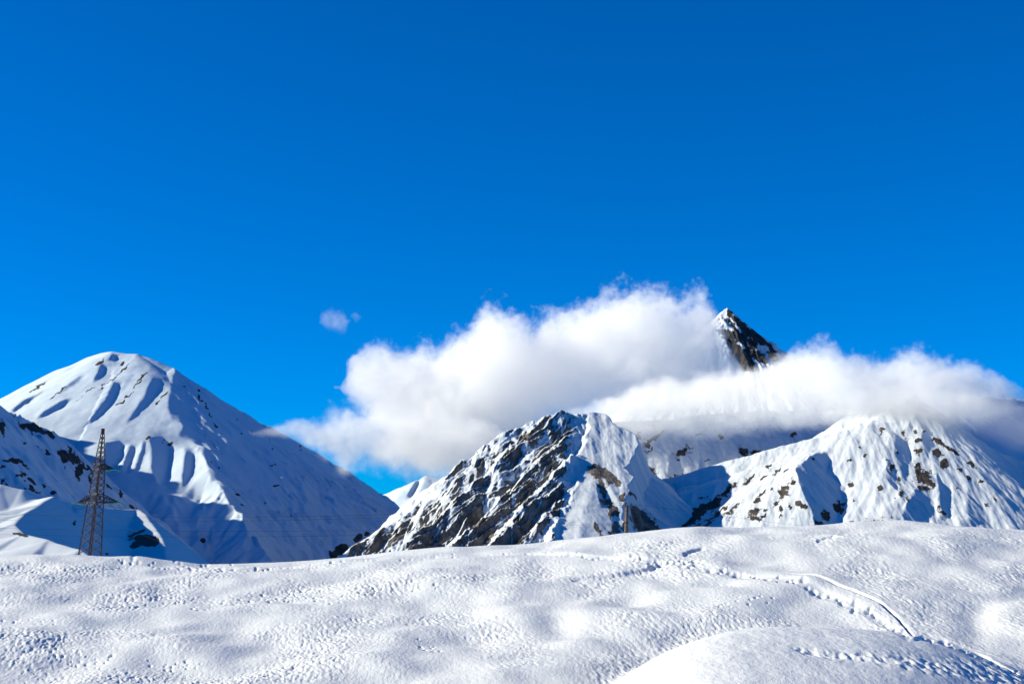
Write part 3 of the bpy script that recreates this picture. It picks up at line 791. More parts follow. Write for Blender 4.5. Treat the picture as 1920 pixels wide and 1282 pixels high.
# ------------------------------------------------------------------ the snow slope in front
CREST = [(-700, 1046), (-300, 1046), (0, 1046), (100, 1044), (150, 1046), (250, 1052), (330, 1056), (440, 1057), (560, 1050), (650, 1044), (760, 1030), (900, 1025), (1000, 1018), (1080, 1008),
         (1175, 1002), (1300, 992), (1450, 986), (1600, 981), (1700, 980), (1800, 986), (1920, 996), (2200, 1012), (2600, 1030)]
Y0, YC = 62.0, 101.0
ug = np.concatenate([np.arange(-700, -120, 12.0), np.arange(-120, 2040, 1.9), np.arange(2040, 2640, 12.0)])
yg = np.concatenate([np.linspace(2, 50, 40), np.linspace(50.3, 60, 60), np.linspace(60.08, 104, 620), np.linspace(104.3, 130, 60), np.linspace(131, 330, 60), np.array([360, 420, 520, 700])])
U, Y = np.meshgrid(ug, yg)
X = (U - 960) / F / 1.005 * Y
cu, cv = zip(*CREST)


def soft(xs, pts, w):
    """a traced line, its corners rounded off over w"""
    fx = np.arange(-900, 2900, 4.0)
    fy = np.interp(fx, *zip(*pts))
    kx = np.exp(-0.5 * (np.arange(-160, 161, 4.0) / w) ** 2)
    fy = np.convolve(np.pad(fy, 40, mode='edge'), kx / kx.sum(), 'valid')
    return np.interp(xs, fx, fy)


vc = soft(U, CREST, 28)
ec = elev(vc + 1.5 * fbm(U / 160, U * 0 + 3.3, 3, 5))
en = float(elev(1318))
q = (Y - Y0) / (YC - Y0)
e = ec - (ec - en) * np.clip(1 - q, 0, None) ** 1.45 - 0.045 * np.clip(q - 1, 0, None) ** 1.6
Zs = e * Y
# hollow between the camera and the slope
zn = -1.75 + (en * Y0 + 1.75) * sstep(-4, Y0, Y) ** 0.8
Zb = np.where(Y < Y0, np.minimum(zn, en * Y), Zs)
zc_ = (ec - 0.045 * (5.0 / (YC - Y0)) ** 1.6) * (YC + 5)
sl_ = float(ec.mean()) - 0.045 * 1.6 * (5.0 / (YC - Y0)) ** 0.6 / (YC - Y0) * (YC + 5)
yy_ = Y - (YC + 5)
Zb = np.where(yy_ > 0, zc_ + sl_ * yy_ - 0.0012 * yy_ ** 2 / (1 + yy_ / 150.0), Zb)   # the lee side falls away into the valley
# near mound at the lower right
mu = [(-700, 1500), (900, 1480), (1000, 1400), (1080, 1345), (1150, 1292), (1200, 1250), (1260, 1215), (1330, 1192), (1400, 1182), (1500, 1179), (1600, 1181), (1680, 1190), (1760, 1208), (1840, 1236), (1920, 1268),
      (2050, 1320), (2600, 1450)]
vm = soft(U, mu, 34)
ym = 61.0 + 3.0 * np.sin((U - 1300) / 260.0)
zm = elev(vm) * ym - np.where(Y < ym, 0.0045, 0.010) * (Y - ym) ** 2 - 0.03 * np.maximum(ym - Y, 0)
k = 0.45
h = np.clip(0.5 + 0.5 * (zm - Zb) / k, 0, 1)
mound = h * (Y < 75)
Z = np.where(Y < 75, Zb + (zm - Zb) * h + k * h * (1 - h), Zb)
u, v = project(X, Y, Z)
vis = sstep(103.0, 99.5, Y) * (Y > 40)

# soft rolls of wind-packed snow, the larger ones placed as traced
rolls = 0.40 * fbm(X / 9.0, Y / 8.0, 3, 7, 0.5)
for (bu, bv, ru, rv, a) in [
        (1120, 1165, 120, 50, .28), (960, 1140, 80, 40, .35), (900, 1085, 110, 22, .25), (730, 1228, 70, 30, .4), (350, 1190, 60, 30, .35), (60, 1215, 80, 35, .5), (520, 1130, 120, 20, .25), (1690, 1150, 90, 40, .45),
        (1850, 1105, 60, 30, .35), (1720, 1050, 120, 20, .25), (1520, 1120, 140, 30, .2), (180, 1095, 120, 22, .3), (620, 1180, 100, 30, .25), (1330, 1100, 80, 25, .25), (330, 1215, 60, 18, .3), (1430, 1030, 90, 16, .2),
        (1045, 1175, 40, 30, -.45), (1180, 1125, 50, 22, -.35), (860, 1252, 60, 25, -.45), (150, 1235, 60, 18, -.4), (320, 1240, 60, 16, -.35), (1620, 1068, 60, 18, -.2), (1385, 1045, 70, 12, -.22), (1240, 1050, 40, 10, -.2),
        (1830, 1155, 40, 45, -.45), (1680, 1000, 60, 7, -.16), (1850, 1045, 70, 16, -.3), (270, 1078, 60, 8, -.25), (540, 1215, 80, 25, -.25), (60, 1262, 60, 20, -.4), (1280, 1180, 50, 50, -.25), (720, 1145, 50, 12, -.2),
        (20, 1150, 60, 18, -.2), (900, 1190, 60, 25, -.25)]:
    rolls += (0.36 if a > 0 else 0.55) * a * np.exp(-(((u - bu) / ru) ** 2 + ((v - bv) / rv) ** 2))
calm = 1 - 0.9 * mound
Z = Z + rolls * vis * (1 - 0.75 * mound)

# wind ripples, finer and sharper in the lee
lee = np.clip(0.50 + 1.25 * fbm(X / 6.5 + 3, Y / 7.0, 3, 61), 0.06, 1.4)
wx = X + 0.22 * (Y - 80) + 0.12 * fbm(X / 1.3, Y / 2.2, 2, 62)
rip = 0.020 * perlin(wx / 0.17, Y / 0.50, 63) + 0.016 * perlin(wx / 0.27, Y / 0.75, 69) + 0.015 * fbm(wx / 0.09, Y / 0.28, 2, 64, 0.6) - 0.012 * np.abs(perlin(wx / 0.5, Y / 1.1, 70))
dim = np.clip(perlin(wx / 0.20 + 9, Y / 0.55, 91) - 0.18, 0, 1) + 0.7 * np.clip(perlin(wx / 0.13, Y / 0.36, 92) - 0.2, 0, 1)
rip = 1.15 * rip - 0.050 * dim
Z = Z + rip * lee * vis * calm
Z = Z + mound * 0.02 * fbm(X / 0.8, Y / 1.6, 3, 65)
top = sstep(94.5, 98.5, Y)
Z = Z - rip * lee * vis * calm * top * 0.7

# trodden lines across the slope
def holes(path, spacing, rad, depth, jitter, seed, pair=3.0):
    """boot prints along a traced line"""
    rng = np.random.default_rng(seed)
    global Z
    acc = 0.0; s = 0.0
    for (ax, ay), (bx, by) in zip(path[:-1], path[1:]):
        L = math.hypot(bx - ax, by - ay)
        while s < acc + L:
            t = (s - acc) / L
            cu_ = ax + (bx - ax) * t + rng.normal(0, jitter); cv_ = ay + (by - ay) * t + rng.normal(0, jitter * 0.4) + (pair if rng.random() < .5 else -pair) * 0.5
            r = rad * rng.uniform(0.35, 1.1)
            mm = (np.abs(u - cu_) < 4 * r) & (np.abs(v - cv_) < 3 * r) & (Y < YC + 1)
            d2 = ((u[mm] - cu_) / r) ** 2 + ((v[mm] - cv_) / (r * 0.55)) ** 2
            Z[mm] += -depth * rng.uniform(.25, 1.1) * np.exp(-d2 ** 1.2) + depth * 0.05 * np.exp(-((np.sqrt(d2) - 1.5) / 0.5) ** 2)
            s += spacing * rng.uniform(0.6, 1.4)
        acc += L


def trench(path, w, depth, grow=0.0):
    global Z
    d, arc, side = polydist(u, v, path)
    L = sum(math.hypot(b[0] - a[0], b[1] - a[1]) for a, b in zip(path[:-1], path[1:]))
    tp = sstep(0, 0.12 * L, np.minimum(arc, L - arc + 0.06 * L))
    ok = (Y < YC + 0.5) & (Y > 45)
    if grow:
        tp = tp * sstep(0, grow * L, arc)
    Z = Z - np.where(ok, depth * tp * np.exp(-(d / w) ** 4), 0)


T1 = [(1285, 1052), (1340, 1061), (1420, 1074), (1500, 1090), (1550, 1102), (1600, 1120), (1650, 1144), (1690, 1172), (1710, 1190)]
trench([(a + 4 + 6 * i / 8, b - 1) for i, (a, b) in enumerate(T1)], 9, -0.035)
trench([(a - 8 - 14 * math.sin(math.pi * i / 8), b + 5) for i, (a, b) in enumerate(T1)], 5.5, 0.07)
holes([(a - 8 - 14 * math.sin(math.pi * i / 8), b + 5) for i, (a, b) in enumerate(T1)], 10, 6.2, 0.16, 4, 1, 6)
trench([(1400, 1063), (1470, 1076), (1545, 1094), (1600, 1109), (1650, 1132), (1685, 1158), (1703, 1180), (1712, 1191)], 1.9, 0.26, 0.9)
T2 = [(1710, 1192), (1760, 1201), (1800, 1214), (1850, 1236), (1900, 1257), (1940, 1275)]
trench([(a + 8, b - 1) for a, b in T2], 8, 0.08)
holes(T2, 11, 6.5, 0.13, 5, 2, 5)
trench([(1800, 1208), (1850, 1229), (1890, 1248), (1925, 1268)], 1.8, 0.2, 0.6)
T0 = [(330, 1064), (450, 1067), (560, 1062), (650, 1056), (760, 1045), (900, 1041), (1000, 1037), (1080, 1040), (1160, 1046), (1240, 1052)]
trench(T0, 3.0, 0.14)
holes(T0, 9, 4.0, 0.10, 4, 3, 3)
holes([(230, 1058), (330, 1064), (420, 1070), (520, 1066)], 7, 4.2, 0.09, 9, 4, 6)
trench([(1065, 1083), (1110, 1079), (1160, 1074), (1205, 1065), (1245, 1053)], 4, 0.15)
holes([(1220, 1058), (1245, 1054), (1275, 1052), (1310, 1056)], 7, 5, 0.2, 4, 5, 4)
trench([(1280, 1040), (1300, 1032), (1318, 1027)], 3.4, 0.18)
trench([(1530, 1018), (1550, 1013), (1564, 1011)], 3.0, 0.13)
for i, (p, sp) in enumerate([([(245, 1128), (300, 1125), (335, 1122)], 11), ([(355, 1146), (400, 1138)], 9), ([(400, 1135), (480, 1122), (540, 1117), (640, 1108), (700, 1104)], 11), ([(580, 1128), (640, 1122), (700, 1112)], 10),
                             ([(0, 1170), (60, 1165), (110, 1175)], 9), ([(290, 1238), (340, 1236), (372, 1250)], 8), ([(780, 1100), (850, 1098)], 10), ([(660, 1105), (700, 1108), (720, 1085)], 9),
                             ([(1320, 1140), (1380, 1132), (1450, 1128)], 16), ([(95, 1218), (140, 1225), (180, 1240)], 7), ([(790, 1205), (815, 1225)], 6), ([(185, 1240), (215, 1228)], 7)]):
    holes(p, sp * 0.55, 3.2, 0.085, 8, 10 + i, 10)
# churned snow on the near mound
d, arc, side = polydist(u, v, [(1490, 1214), (1560, 1224), (1640, 1232), (1720, 1243), (1800, 1254), (1870, 1264), (1960, 1276)])
wd = np.interp(arc, [0, 100, 220, 330, 470], [5, 9, 15, 18, 18])
band = np.exp(-(d / wd) ** 2) * (Y < 75)
ch = perlin(X / 0.40, Y / 0.9, 81) + 0.6 * perlin(X / 0.2, Y / 0.45, 82)
Z = Z + band * (0.11 * np.clip(ch, -1, 0.35) - 0.05)

bmesh_rock = np.zeros(X.shape)
m_, t_, p_ = new_mat("wind_rippled_snow")
tc = N(t_, "ShaderNodeTexCoord")
mp = N(t_, "ShaderNodeMapping")
mp.inputs["Scale"].default_value = (1.0, 0.45, 1.0)
mp.inputs["Rotation"].default_value = (0, 0, math.radians(14))
t_.links.new(tc.outputs["Object"], mp.inputs[0])
na = noise_node(t_, 5.0, 5, 0.6, mp.outputs[0])
nb = noise_node(t_, 22.0, 4, 0.6, tc.outputs["Object"])
hh = math_node(t_, 'MULTIPLY_ADD', nb.outputs["Fac"], 0.22, na.outputs["Fac"])
bp = N(t_, "ShaderNodeBump")
bp.inputs["Strength"].default_value = 1.0
bp.inputs["Distance"].default_value = 0.045
t_.links.new(hh, bp.inputs["Height"])
t_.links.new(bp.outputs[0], p_.inputs["Normal"])
p_.inputs["Base Color"].default_value = (0.655, 0.675, 0.695, 1)
p_.inputs["Roughness"].default_value = 0.65
p_.inputs["Specular IOR Level"].default_value = 0.25
g = grid_object("ground", X, Y, Z, m_, None, kind="structure", label="rippled snow slope crossed by trodden tracks in the foreground", category="snow slope")


def ground_at(uu, yy):
    i = int(np.argmin(np.abs(ug - uu))); j = int(np.argmin(np.abs(yg - yy)))
    return float(X[j, i]), float(Y[j, i]), float(Z[j, i])
# ------------------------------------------------------------------ the steel lattice pylon
M_rust = simple_mat("weathered_rusty_steel", (0.030, 0.016, 0.010), (0.16, 0.072, 0.032), 2.2, 0.75, 0.0, 0.01)
M_rust2 = simple_mat("dark_rusty_bracing", (0.016, 0.010, 0.008), (0.055, 0.029, 0.018), 2.2, 0.75, 0.0, 0.01)
M_plate = simple_mat("pale_joint_plate", (0.35, 0.24, 0.15), (0.55, 0.42, 0.28), 3, 0.6)
M_glass = simple_mat("green_glass_insulator", (0.02, 0.22, 0.19), (0.06, 0.42, 0.34), 6.0, 0.15)
M_wire = simple_mat("weathered_cable", (0.012, 0.012, 0.014), (0.03, 0.03, 0.034), 1.0, 0.5)

PD = 172.0
gx_, gy_, gz_ = ground_at(168 - 6, PD)
pyl = bpy.data.objects.new("lattice_pylon", None)
C.objects.link(pyl)
pyl["label"] = "rusty steel lattice power pylon leaning in front of the shaded snow hill"
pyl["category"] = "pylon"
base = Vector(W(157, 1140, PD)); base.z = gz_
pyl.location = base
PX = PD / F * 1.01


def axis(v):
    """centre of the tower and its corner radius at a traced height"""
    if v > 870:
        t = (1046 - v) / 176.0
        return Vector(W(168 + 19 * t, v, PD)) - base, (20.4 - 11.0 * t) * PX
    t = (870 - v) / 64.0
    return Vector(W(187 + 6.2 * t, v, PD)) - base, (9.4 - 7.2 * t) * PX


def corner(v, k):
    c, r = axis(v)
    a = math.radians(-79 + 90 * k)
    return c + Vector((math.cos(a) * r, math.sin(a) * r, 0))


v_feet = 1046 + (float(W(168, 1046, PD)[2]) - gz_) / PX + 3
for k in range(4):
    S = Shape()
    S.beam(corner(v_feet, k), corner(870, k), 0.14, 0.11)
    S.beam(corner(870, k), corner(808, k), 0.11, 0.06)
    S.build("leg", M_rust, pyl)
vs_low = list(np.linspace(v_feet - 4, 942, 14)) + list(np.linspace(942, 926, 2)[1:]) + list(np.linspace(926, 880, 5)[1:]) + [870]
vs_top = list(np.linspace(870, 808, 8))
for k in range(4):
    S = Shape()
    for lv, w in ((vs_low, 0.055), (vs_top, 0.045)):
        for i in range(len(lv) - 1):
            S.beam(corner(lv[i], k), corner(lv[i + 1], (k + 1) % 4), w)
            S.beam(corner(lv[i], (k + 1) % 4), corner(lv[i + 1], k), w)
    for vv in (942, 926, 880, 870):
        S.beam(corner(vv, k), corner(vv, (k + 1) % 4), 0.10)
    S.build("bracing", M_rust2, pyl)
S = Shape()
c, r = axis(807)
S.beam(c + Vector((0, 0, -0.15)), c + Vector((0, 0, 0.25)), 0.34)
S.build("mast_cap", M_rust, pyl)
for vv in (942, 926, 870, 880):
    for k in (0, 3):
        p = corner(vv, k)
        Shape().beam(p + Vector((0, -0.09, -0.14)), p + Vector((0, -0.09, 0.14)), 0.22).build("joint_plate", M_plate, pyl)


def cross_arm(v_bot, v_top, tip_u, v_tip, ks):
    tip = Vector(W(tip_u, v_tip, PD)) - base
    S = Shape()
    b = [corner(v_bot, k) for k in ks]; tp = [corner(v_top, k) for k in ks]
    for p in b: S.beam(p, tip, 0.19, 0.14)
    for p in tp: S.beam(p, tip, 0.12, 0.09)
    n = 5
    for i in range(n):
        t0, t1 = i / n, (i + 1) / n
        for pb, pt in zip(b, tp):
            S.beam(pb.lerp(tip, t0), pt.lerp(tip, t1), 0.055)
            S.beam(pt.lerp(tip, t1), pb.lerp(tip, t1), 0.055)
        S.beam(b[0].lerp(tip, t0), b[1].lerp(tip, t1), 0.055)
        S.beam(b[1].lerp(tip, t0), b[0].lerp(tip, t1), 0.055)
    S.build("cross_arm", M_rust2, pyl)
    return tip


tipL = cross_arm(942, 927, 146, 942, (2, 3))
tipR = cross_arm(942, 927, 222, 941, (0, 1))
tipU = cross_arm(880, 870, 214, 879, (0, 1))


def insulator(a, b):
    a = Vector(a); b = Vector(b)
    pts, rad = [], []
    n = 8
    for i in range(n):
        for f_, r_ in ((0.0, 0.035), (0.25, 0.10), (0.55, 0.11), (0.75, 0.035)):
            pts.append(a.lerp(b, (i + f_) / n)); rad.append(r_)
    pts.append(b); rad.append(0.03)
    Shape().tube(pts, rad, 10).build("insulator", M_glass, pyl, True)
    return base + b


def off(tip, du, dv, dd=0.0):
    return tip + Vector((du * PX, dd, -dv * PX))


ends = {
    'Lf': insulator(tipL, off(tipL, -12, 3, -0.2)), 'Lb': insulator(tipL, off(tipL, 12, 4.5, 0.8)),
    'Rf': insulator(tipR, off(tipR, -11, 4.5, -0.8)), 'Rb': insulator(tipR, off(tipR, 12, 7, 0.5)),
    'Uf': insulator(tipU, off(tipU, -11, 4, -0.8)), 'Ub': insulator(tipU, off(tipU, 12, 4, 0.5)),
}
for src, dst in (('Lf', 'Lb'), ('Rf', 'Rb'), ('Uf', 'Ub')):   # slack loops joining the two sides under each arm
    a, b = ends[src] - base, ends[dst] - base
    Shape().tube([a.lerp(b, t) + Vector((0, 0, -0.55 * 4 * t * (1 - t))) for t in np.linspace(0, 1, 12)], 0.025, 6).build("jumper_cable", M_wire, pyl)


# ------------------------------------------------------------------ overhead wires
def wire(a, b, sag, rad, label, group):
    a = Vector(a); b = Vector(b)
    o_ = Vector(a)
    pts = [a.lerp(b, t) + Vector((0, 0, -sag * 4 * t * (1 - t))) - o_ for t in np.linspace(0, 1, 60)]
    o = Shape().tube(pts, rad, 6).build("overhead_wire", M_wire)
    o.location = o_
    o["label"] = label; o["category"] = "wire"; o["group"] = group
    return o


GP = "wires strung from the lattice pylon"
wire(ends['Ub'], W(720, 1030, 560), 1.0, 0.011, "thin wire falling rightward from the pylon's upper arm across the shaded mountain", GP)
wire(ends['Rb'], W(660, 1075, 420), 1.5, 0.011, "thin wire falling rightward from the pylon's lower right arm", GP)
wire(ends['Lb'], W(520, 1085, 400), 2.0, 0.011, "thin wire passing behind the pylon from its lower left arm", GP)
wire(ends['Lf'], W(-160, 985, 150), 0.6, 0.0065, "thin wire running left from the pylon's lower left arm over the lit snow", GP)
wire(ends['Rf'], W(-160, 1000, 140), 0.6, 0.0065, "thin wire running left from the pylon's lower right arm over the hollow", GP)
wire(ends['Uf'], W(-160, 925, 140), 0.6, 0.0065, "thin wire running left from the pylon's upper arm over the rocky ridge", GP)

# ------------------------------------------------------------------ the wooden pole on the crest
M_wood = simple_mat("grey_brown_timber", (0.055, 0.040, 0.030), (0.17, 0.125, 0.09), 5.0, 0.85, 0.0, 0.02)
M_iron = simple_mat("black_iron_fitting", (0.012, 0.011, 0.011), (0.035, 0.03, 0.028), 6.0, 0.6)
OD = 103.5
px_, py_, pz_ = ground_at(1174, OD)
OX = OD / F * 1.01
pole = bpy.data.objects.new("utility_pole", None)
C.objects.link(pole)
foot = Vector(W(1174, 1003, OD)); foot.z = pz_
pole.location = foot
pole["label"] = "weathered wooden utility pole sticking up behind the snow crest"
pole["category"] = "utility pole"
top = Vector(W(1175.5, 946.5, OD)) - foot
zb0 = Vector(W(1174, 1003, OD)) - foot
Shape().tube([Vector((0, 0, -0.5)), zb0, zb0.lerp(top, .5), top], [0.145, 0.138, 0.13, 0.125], 14).build("post", M_wood, pole, True)


def at_pole(u, v, d=0.0):
    return Vector(W(u, v, OD + d)) - foot


S = Shape()
S.tube([at_pole(1173, 951, -0.06), at_pole(1173.2, 943, -0.06)], 0.05, 8)
S.tube([at_pole(1173.2, 944.5, -0.06), at_pole(1173.2, 941.5, -0.06)], [0.075, 0.06], 8)
S.build("insulator_pin", M_iron, pole)
for vv in (957, 979):
    S = Shape()
    S.tube([at_pole(1175.2, vv + 0.9), at_pole(1175.2, vv - 0.9)], 0.152, 14)
    S.build("band", M_iron, pole)
S = Shape()
S.beam(at_pole(1174, 978.5, -0.16), at_pole(1168.2, 980.2, -0.2), 0.07)
S.tube([at_pole(1168.6, 979.5, -0.2), at_pole(1168.8, 983, -0.2), at_pole(1168.8, 987, -0.2)], [0.05, 0.085, 0.05], 8)
S.build("bracket", M_iron, pole)

GW = "wires strung from the wooden pole"
t1 = foot + at_pole(1173.2, 942.5, -0.06); t2 = foot + at_pole(1168.6, 981, -0.2)
wire(t1, W(-260, 952, 104), 0.85, 0.0065, "uppermost wire running left from the top of the wooden pole", GW)
wire(t1 + Vector((0, .1, -.12)), W(-260, 966, 106), 0.80, 0.0065, "second wire running left from the top of the wooden pole", GW)
wire(t2, W(-260, 981, 103), 0.55, 0.0065, "third wire running left from the wooden pole's bracket", GW)
wire(t2 + Vector((0, .1, -.1)), W(-260, 992, 105), 0.70, 0.0065, "lowest wire running left from the wooden pole's bracket", GW)
wire(t1, W(1640, 1000, 115), 0.1, 0.0065, "thin wire sloping right from the top of the wooden pole to the crest", GW)
wire(t2, W(1420, 1010, 112), 0.05, 0.0065, "thin wire sloping right from the wooden pole's bracket to the crest", GW)
# ------------------------------------------------------------------ clouds: real scattering volumes
def float_curve(t, src, pts):
    n = N(t, "ShaderNodeFloatCurve")
    c = n.mapping.curves[0]
    pts = sorted(pts)
    c.points[0].location = pts[0]
    c.points[1].location = pts[-1]
    for p in pts[1:-1]:
        c.points.new(*p)
    for p in c.points:
        p.handle_type = 'AUTO_CLAMPED'
    n.mapping.update()
    t.links.new(src, n.inputs["Value"])
    return n.outputs[0]


def cloud(name, label, D, top, bot, dens, ky=0.9, amp=0.9, feather=0.35, big=110.0, fine=38.0, warp=26.0, bias=0.02, aniso=0.0, seed=0.0, step=0.25, puff=1.16, base=0.2, fade_l=0.0, skew=0.0):
    us = [p[0] for p in top] + [p[0] for p in bot]
    vs = [p[1] for p in top] + [p[1] for p in bot]
    u0, u1, v0, v1 = min(us), max(us), min(vs), max(vs)
    org = Vector(W((u0 + u1) / 2, (v0 + v1) / 2, D))
    sx = (W(u1, (v0 + v1) / 2, D)[0] - W(u0, (v0 + v1) / 2, D)[0])
    zt = W(0, v0, D)[2]; zb = W(0, v1, D)[2]
    Hh = zt - zb
    nt_ = [((u - u0) / (u1 - u0), (v1 - v) / (v1 - v0)) for u, v in top]
    nb_ = [((u - u0) / (u1 - u0), (v1 - v) / (v1 - v0)) for u, v in bot]
    # lumpy closed hull that the vapour fills
    n_s, n_a = 56, 28
    tt = np.linspace(0, 1, n_s)
    tz = np.interp(tt, *zip(*nt_)) * Hh + (zb - org.z)
    bz = np.interp(tt, *zip(*nb_)) * Hh + (zb - org.z)
    S = Shape()
    pad = warp * 0.55
    for i, t_i in enumerate(tt):
        mid = (tz[i] + bz[i]) / 2; hf = max((tz[i] - bz[i]) / 2, 1.0)
        xx = (t_i - 0.5) * sx
        if i == 0: xx -= pad
        if i == n_s - 1: xx += pad
        for k in range(n_a):
            a = 2 * math.pi * k / n_a
            S.v.append((xx, skew * (0.75 - t_i) + math.cos(a) * (hf * puff * ky + pad), mid + math.sin(a) * (hf * puff + pad)))
    for i in range(n_s - 1):
        for k in range(n_a):
            j = (k + 1) % n_a
            S.f.append((i * n_a + k, i * n_a + j, (i + 1) * n_a + j, (i + 1) * n_a + k))
    S.f.append(tuple(reversed(range(n_a)))); S.f.append(tuple((n_s - 1) * n_a + k for k in range(n_a)))
    m = bpy.data.materials.new(name + "_vapour")
    m.use_nodes = True
    t = m.node_tree
    t.nodes.clear()
    out = N(t, "ShaderNodeOutputMaterial")
    tc = N(t, "ShaderNodeTexCoord")
    off = N(t, "ShaderNodeVectorMath", operation='ADD')
    off.inputs[1].default_value = (seed * 313.0, seed * 171.0, seed * 97.0)
    t.links.new(tc.outputs["Object"], off.inputs[0])
    nw = noise_node(t, 1.0 / big, 2, 0.5, off.outputs[0])
    cw = N(t, "ShaderNodeVectorMath", operation='SUBTRACT')
    t.links.new(nw.outputs["Color"], cw.inputs[0]); cw.inputs[1].default_value = (0.5, 0.5, 0.5)
    sw = N(t, "ShaderNodeVectorMath", operation='MULTIPLY_ADD')
    t.links.new(cw.outputs[0], sw.inputs[0]); sw.inputs[1].default_value = (warp * 2,) * 3
    t.links.new(tc.outputs["Object"], sw.inputs[2])
    sp = N(t, "ShaderNodeSeparateXYZ")
    t.links.new(sw.outputs[0], sp.inputs[0])
    tx = math_node(t, 'MULTIPLY_ADD', sp.outputs[0], 1.0 / sx, 0.5)
    ct = float_curve(t, tx, nt_)
    cb = float_curve(t, tx, nb_)
    zn = math_node(t, 'MULTIPLY_ADD', sp.outputs[2], 1.0 / Hh, (org.z - zb) / Hh)
    half = math_node(t, 'MAXIMUM', math_node(t, 'MULTIPLY', math_node(t, 'SUBTRACT', ct, cb), 0.5), 0.01)
    mid = math_node(t, 'MULTIPLY', math_node(t, 'ADD', ct, cb), 0.5)
    rz = math_node(t, 'DIVIDE', math_node(t, 'SUBTRACT', zn, mid), half)
    yy = sp.outputs[1]
    if skew:
        yy = math_node(t, 'SUBTRACT', yy, math_node(t, 'MULTIPLY_ADD', tx, -skew, 0.75 * skew))
    ry = math_node(t, 'DIVIDE', math_node(t, 'DIVIDE', yy, Hh * ky), half)
    r = math_node(t, 'SQRT', math_node(t, 'MULTIPLY_ADD', rz, rz, math_node(t, 'MULTIPLY', ry, ry)))
    nf = noise_node(t, 1.0 / fine, 6, 0.62, off.outputs[0])
    f = math_node(t, 'SUBTRACT', 1.0 - bias, r)
    f = math_node(t, 'MULTIPLY_ADD', math_node(t, 'SUBTRACT', nf.outputs["Fac"], 0.5), amp, f)
    nx_ = noise_node(t, 3.7 / fine, 4, 0.6, off.outputs[0])
    f = math_node(t, 'MULTIPLY_ADD', math_node(t, 'SUBTRACT', nx_.outputs["Fac"], 0.5), amp * 0.42, f)
    mr = N(t, "ShaderNodeMapRange", interpolation_type='SMOOTHSTEP')
    mr.inputs[1].default_value = 0.0; mr.inputs[2].default_value = feather
    mr.inputs[3].default_value = 0.0; mr.inputs[4].default_value = dens
    t.links.new(f, mr.inputs[0])
    thin = N(t, "ShaderNodeMapRange", interpolation_type='SMOOTHSTEP')      # vapour thins out towards the base
    thin.inputs[1].default_value = -1.15; thin.inputs[2].default_value = 0.35
    thin.inputs[3].default_value = base; thin.inputs[4].default_value = 1.0
    t.links.new(rz, thin.inputs[0])
    de = math_node(t, 'MULTIPLY', mr.outputs[0], thin.outputs[0])
    if fade_l:
        fl = N(t, "ShaderNodeMapRange", interpolation_type='SMOOTHSTEP')
        fl.inputs[1].default_value = 0.0; fl.inputs[2].default_value = fade_l
        t.links.new(tx, fl.inputs[0])
        de = math_node(t, 'MULTIPLY', de, fl.outputs[0])
    vs_ = N(t, "ShaderNodeVolumeScatter")
    vs_.inputs["Color"].default_value = (0.995, 0.995, 0.995, 1)
    vs_.inputs["Anisotropy"].default_value = aniso
    t.links.new(de, vs_.inputs["Density"])
    t.links.new(vs_.outputs[0], out.inputs["Volume"])
    m.cycles.volume_step_rate = step
    o = mesh_object(name, S.v, S.f, m)
    o.location = org
    o["label"] = label; o["category"] = "cloud"
    return o


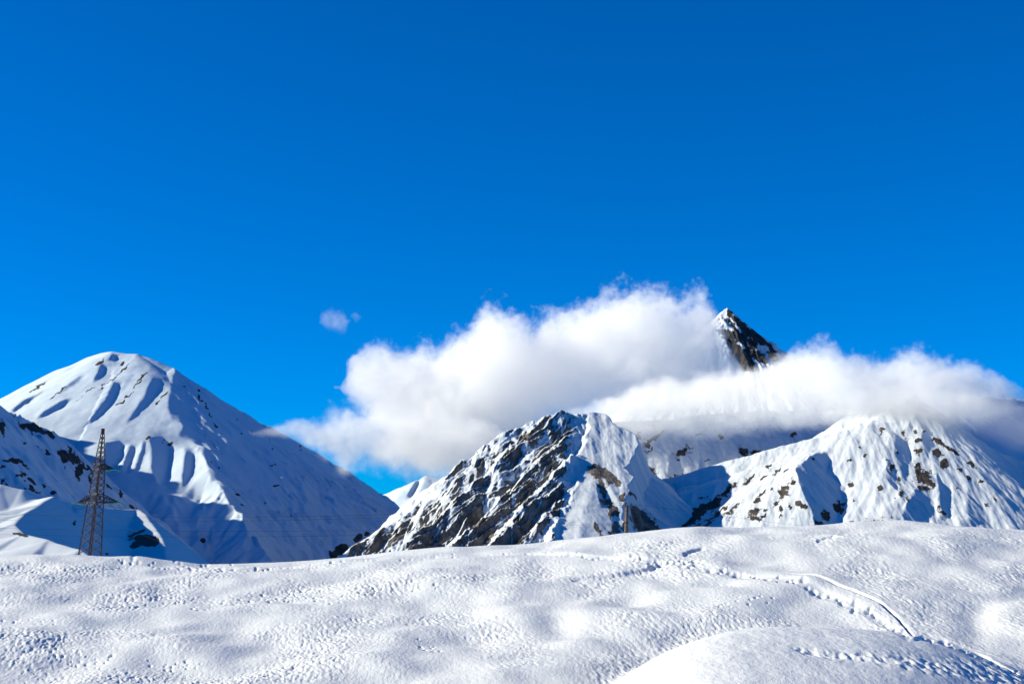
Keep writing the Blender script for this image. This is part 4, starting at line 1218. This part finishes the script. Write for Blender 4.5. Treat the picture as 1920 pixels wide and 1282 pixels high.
cloud("cloud", "tall white cloud bank piled up left of the sharp summit", 3950,
      [(640, 705), (680, 660), (730, 645), (790, 655), (850, 632), (890, 600), (920, 570), (950, 590), (985, 605), (1030, 590), (1080, 575), (1120, 560), (1160, 540), (1200, 552), (1240, 545), (1270, 560), (1305, 545), (1335, 575), (1365, 630), (1390, 690)],
      [(640, 740), (700, 800), (760, 860), (820, 905), (880, 900), (960, 850), (1040, 815), (1120, 790), (1220, 800), (1300, 790), (1390, 740)],
      0.0100, ky=1.2, amp=1.5, feather=0.24, big=124, warp=39, step=0.12, base=0.6, fine=68.0, seed=1.0)
cloud("cloud", "low grey white cloud bank draped across the right mountain", 3290,
      [(1030, 765), (1080, 742), (1150, 718), (1240, 690), (1340, 675), (1410, 668), (1460, 660), (1510, 640), (1550, 636), (1590, 660), (1640, 672), (1690, 662), (1750, 672), (1800, 690), (1840, 715), (1875, 750)],
      [(1030, 780), (1110, 802), (1240, 806), (1380, 806), (1500, 800), (1580, 806), (1680, 828), (1760, 826), (1820, 810), (1875, 775)],
      0.014, ky=1.5, skew=520.0, puff=1.34, amp=1.5, feather=0.32, step=0.12, base=0.2, fade_l=0.16, fine=60.0, warp=30, seed=2.0)
cloud("cloud", "thin ragged cloud tongue trailing left over the smooth mountain", 3500,
      [(470, 798), (540, 785), (600, 770), (660, 745), (720, 735), (780, 745), (850, 760), (940, 790)],
      [(470, 806), (540, 835), (600, 880), (660, 900), (720, 915), (780, 930), (850, 915), (940, 850)],
      0.012, ky=1.5, amp=2.3, feather=0.6, fine=80, warp=40, bias=0.22, base=0.6, seed=3.0)
cloud("cloud", "soft thin veil hanging below the cloud bank over the right mountain's crest", 3195,
      [(1120, 770), (1200, 752), (1300, 748), (1400, 745), (1500, 738), (1600, 722), (1690, 715), (1770, 728), (1850, 765)],
      [(1120, 786), (1200, 806), (1300, 812), (1400, 810), (1500, 806), (1600, 800), (1690, 812), (1770, 816), (1850, 800)],
      0.0095, ky=1.5, amp=1.3, feather=0.6, fine=55.0, warp=24, bias=0.05, base=0.25, skew=800.0, seed=7.0, step=0.15, puff=1.3)
cloud("cloud", "faint cloud veil lying on the shaded slope at the right edge", 3600,
      [(1800, 765), (1850, 752), (1920, 748), (2000, 750), (2150, 770)],
      [(1800, 800), (1850, 840), (1920, 870), (2000, 880), (2150, 840)],
      0.0022, ky=1.2, amp=1.0, feather=0.6, seed=4.0)
cloud("cloud", "tiny round cloud puff alone in the blue sky on the left", 3400,
      [(598, 596), (618, 574), (634, 572), (660, 598)], [(598, 604), (622, 626), (640, 632), (660, 606)], 0.010, ky=1.0, amp=1.9, feather=0.9, big=60, fine=26, warp=22, bias=0.12, seed=5.0)
cloud("cloud", "smallest faint cloud wisp just right of the tiny puff", 3400,
      [(657, 592), (668, 581), (679, 592)], [(657, 598), (668, 608), (679, 598)], 0.008, ky=1.0, amp=1.7, feather=0.9, big=40, fine=18, warp=12, bias=0.12, seed=6.0)
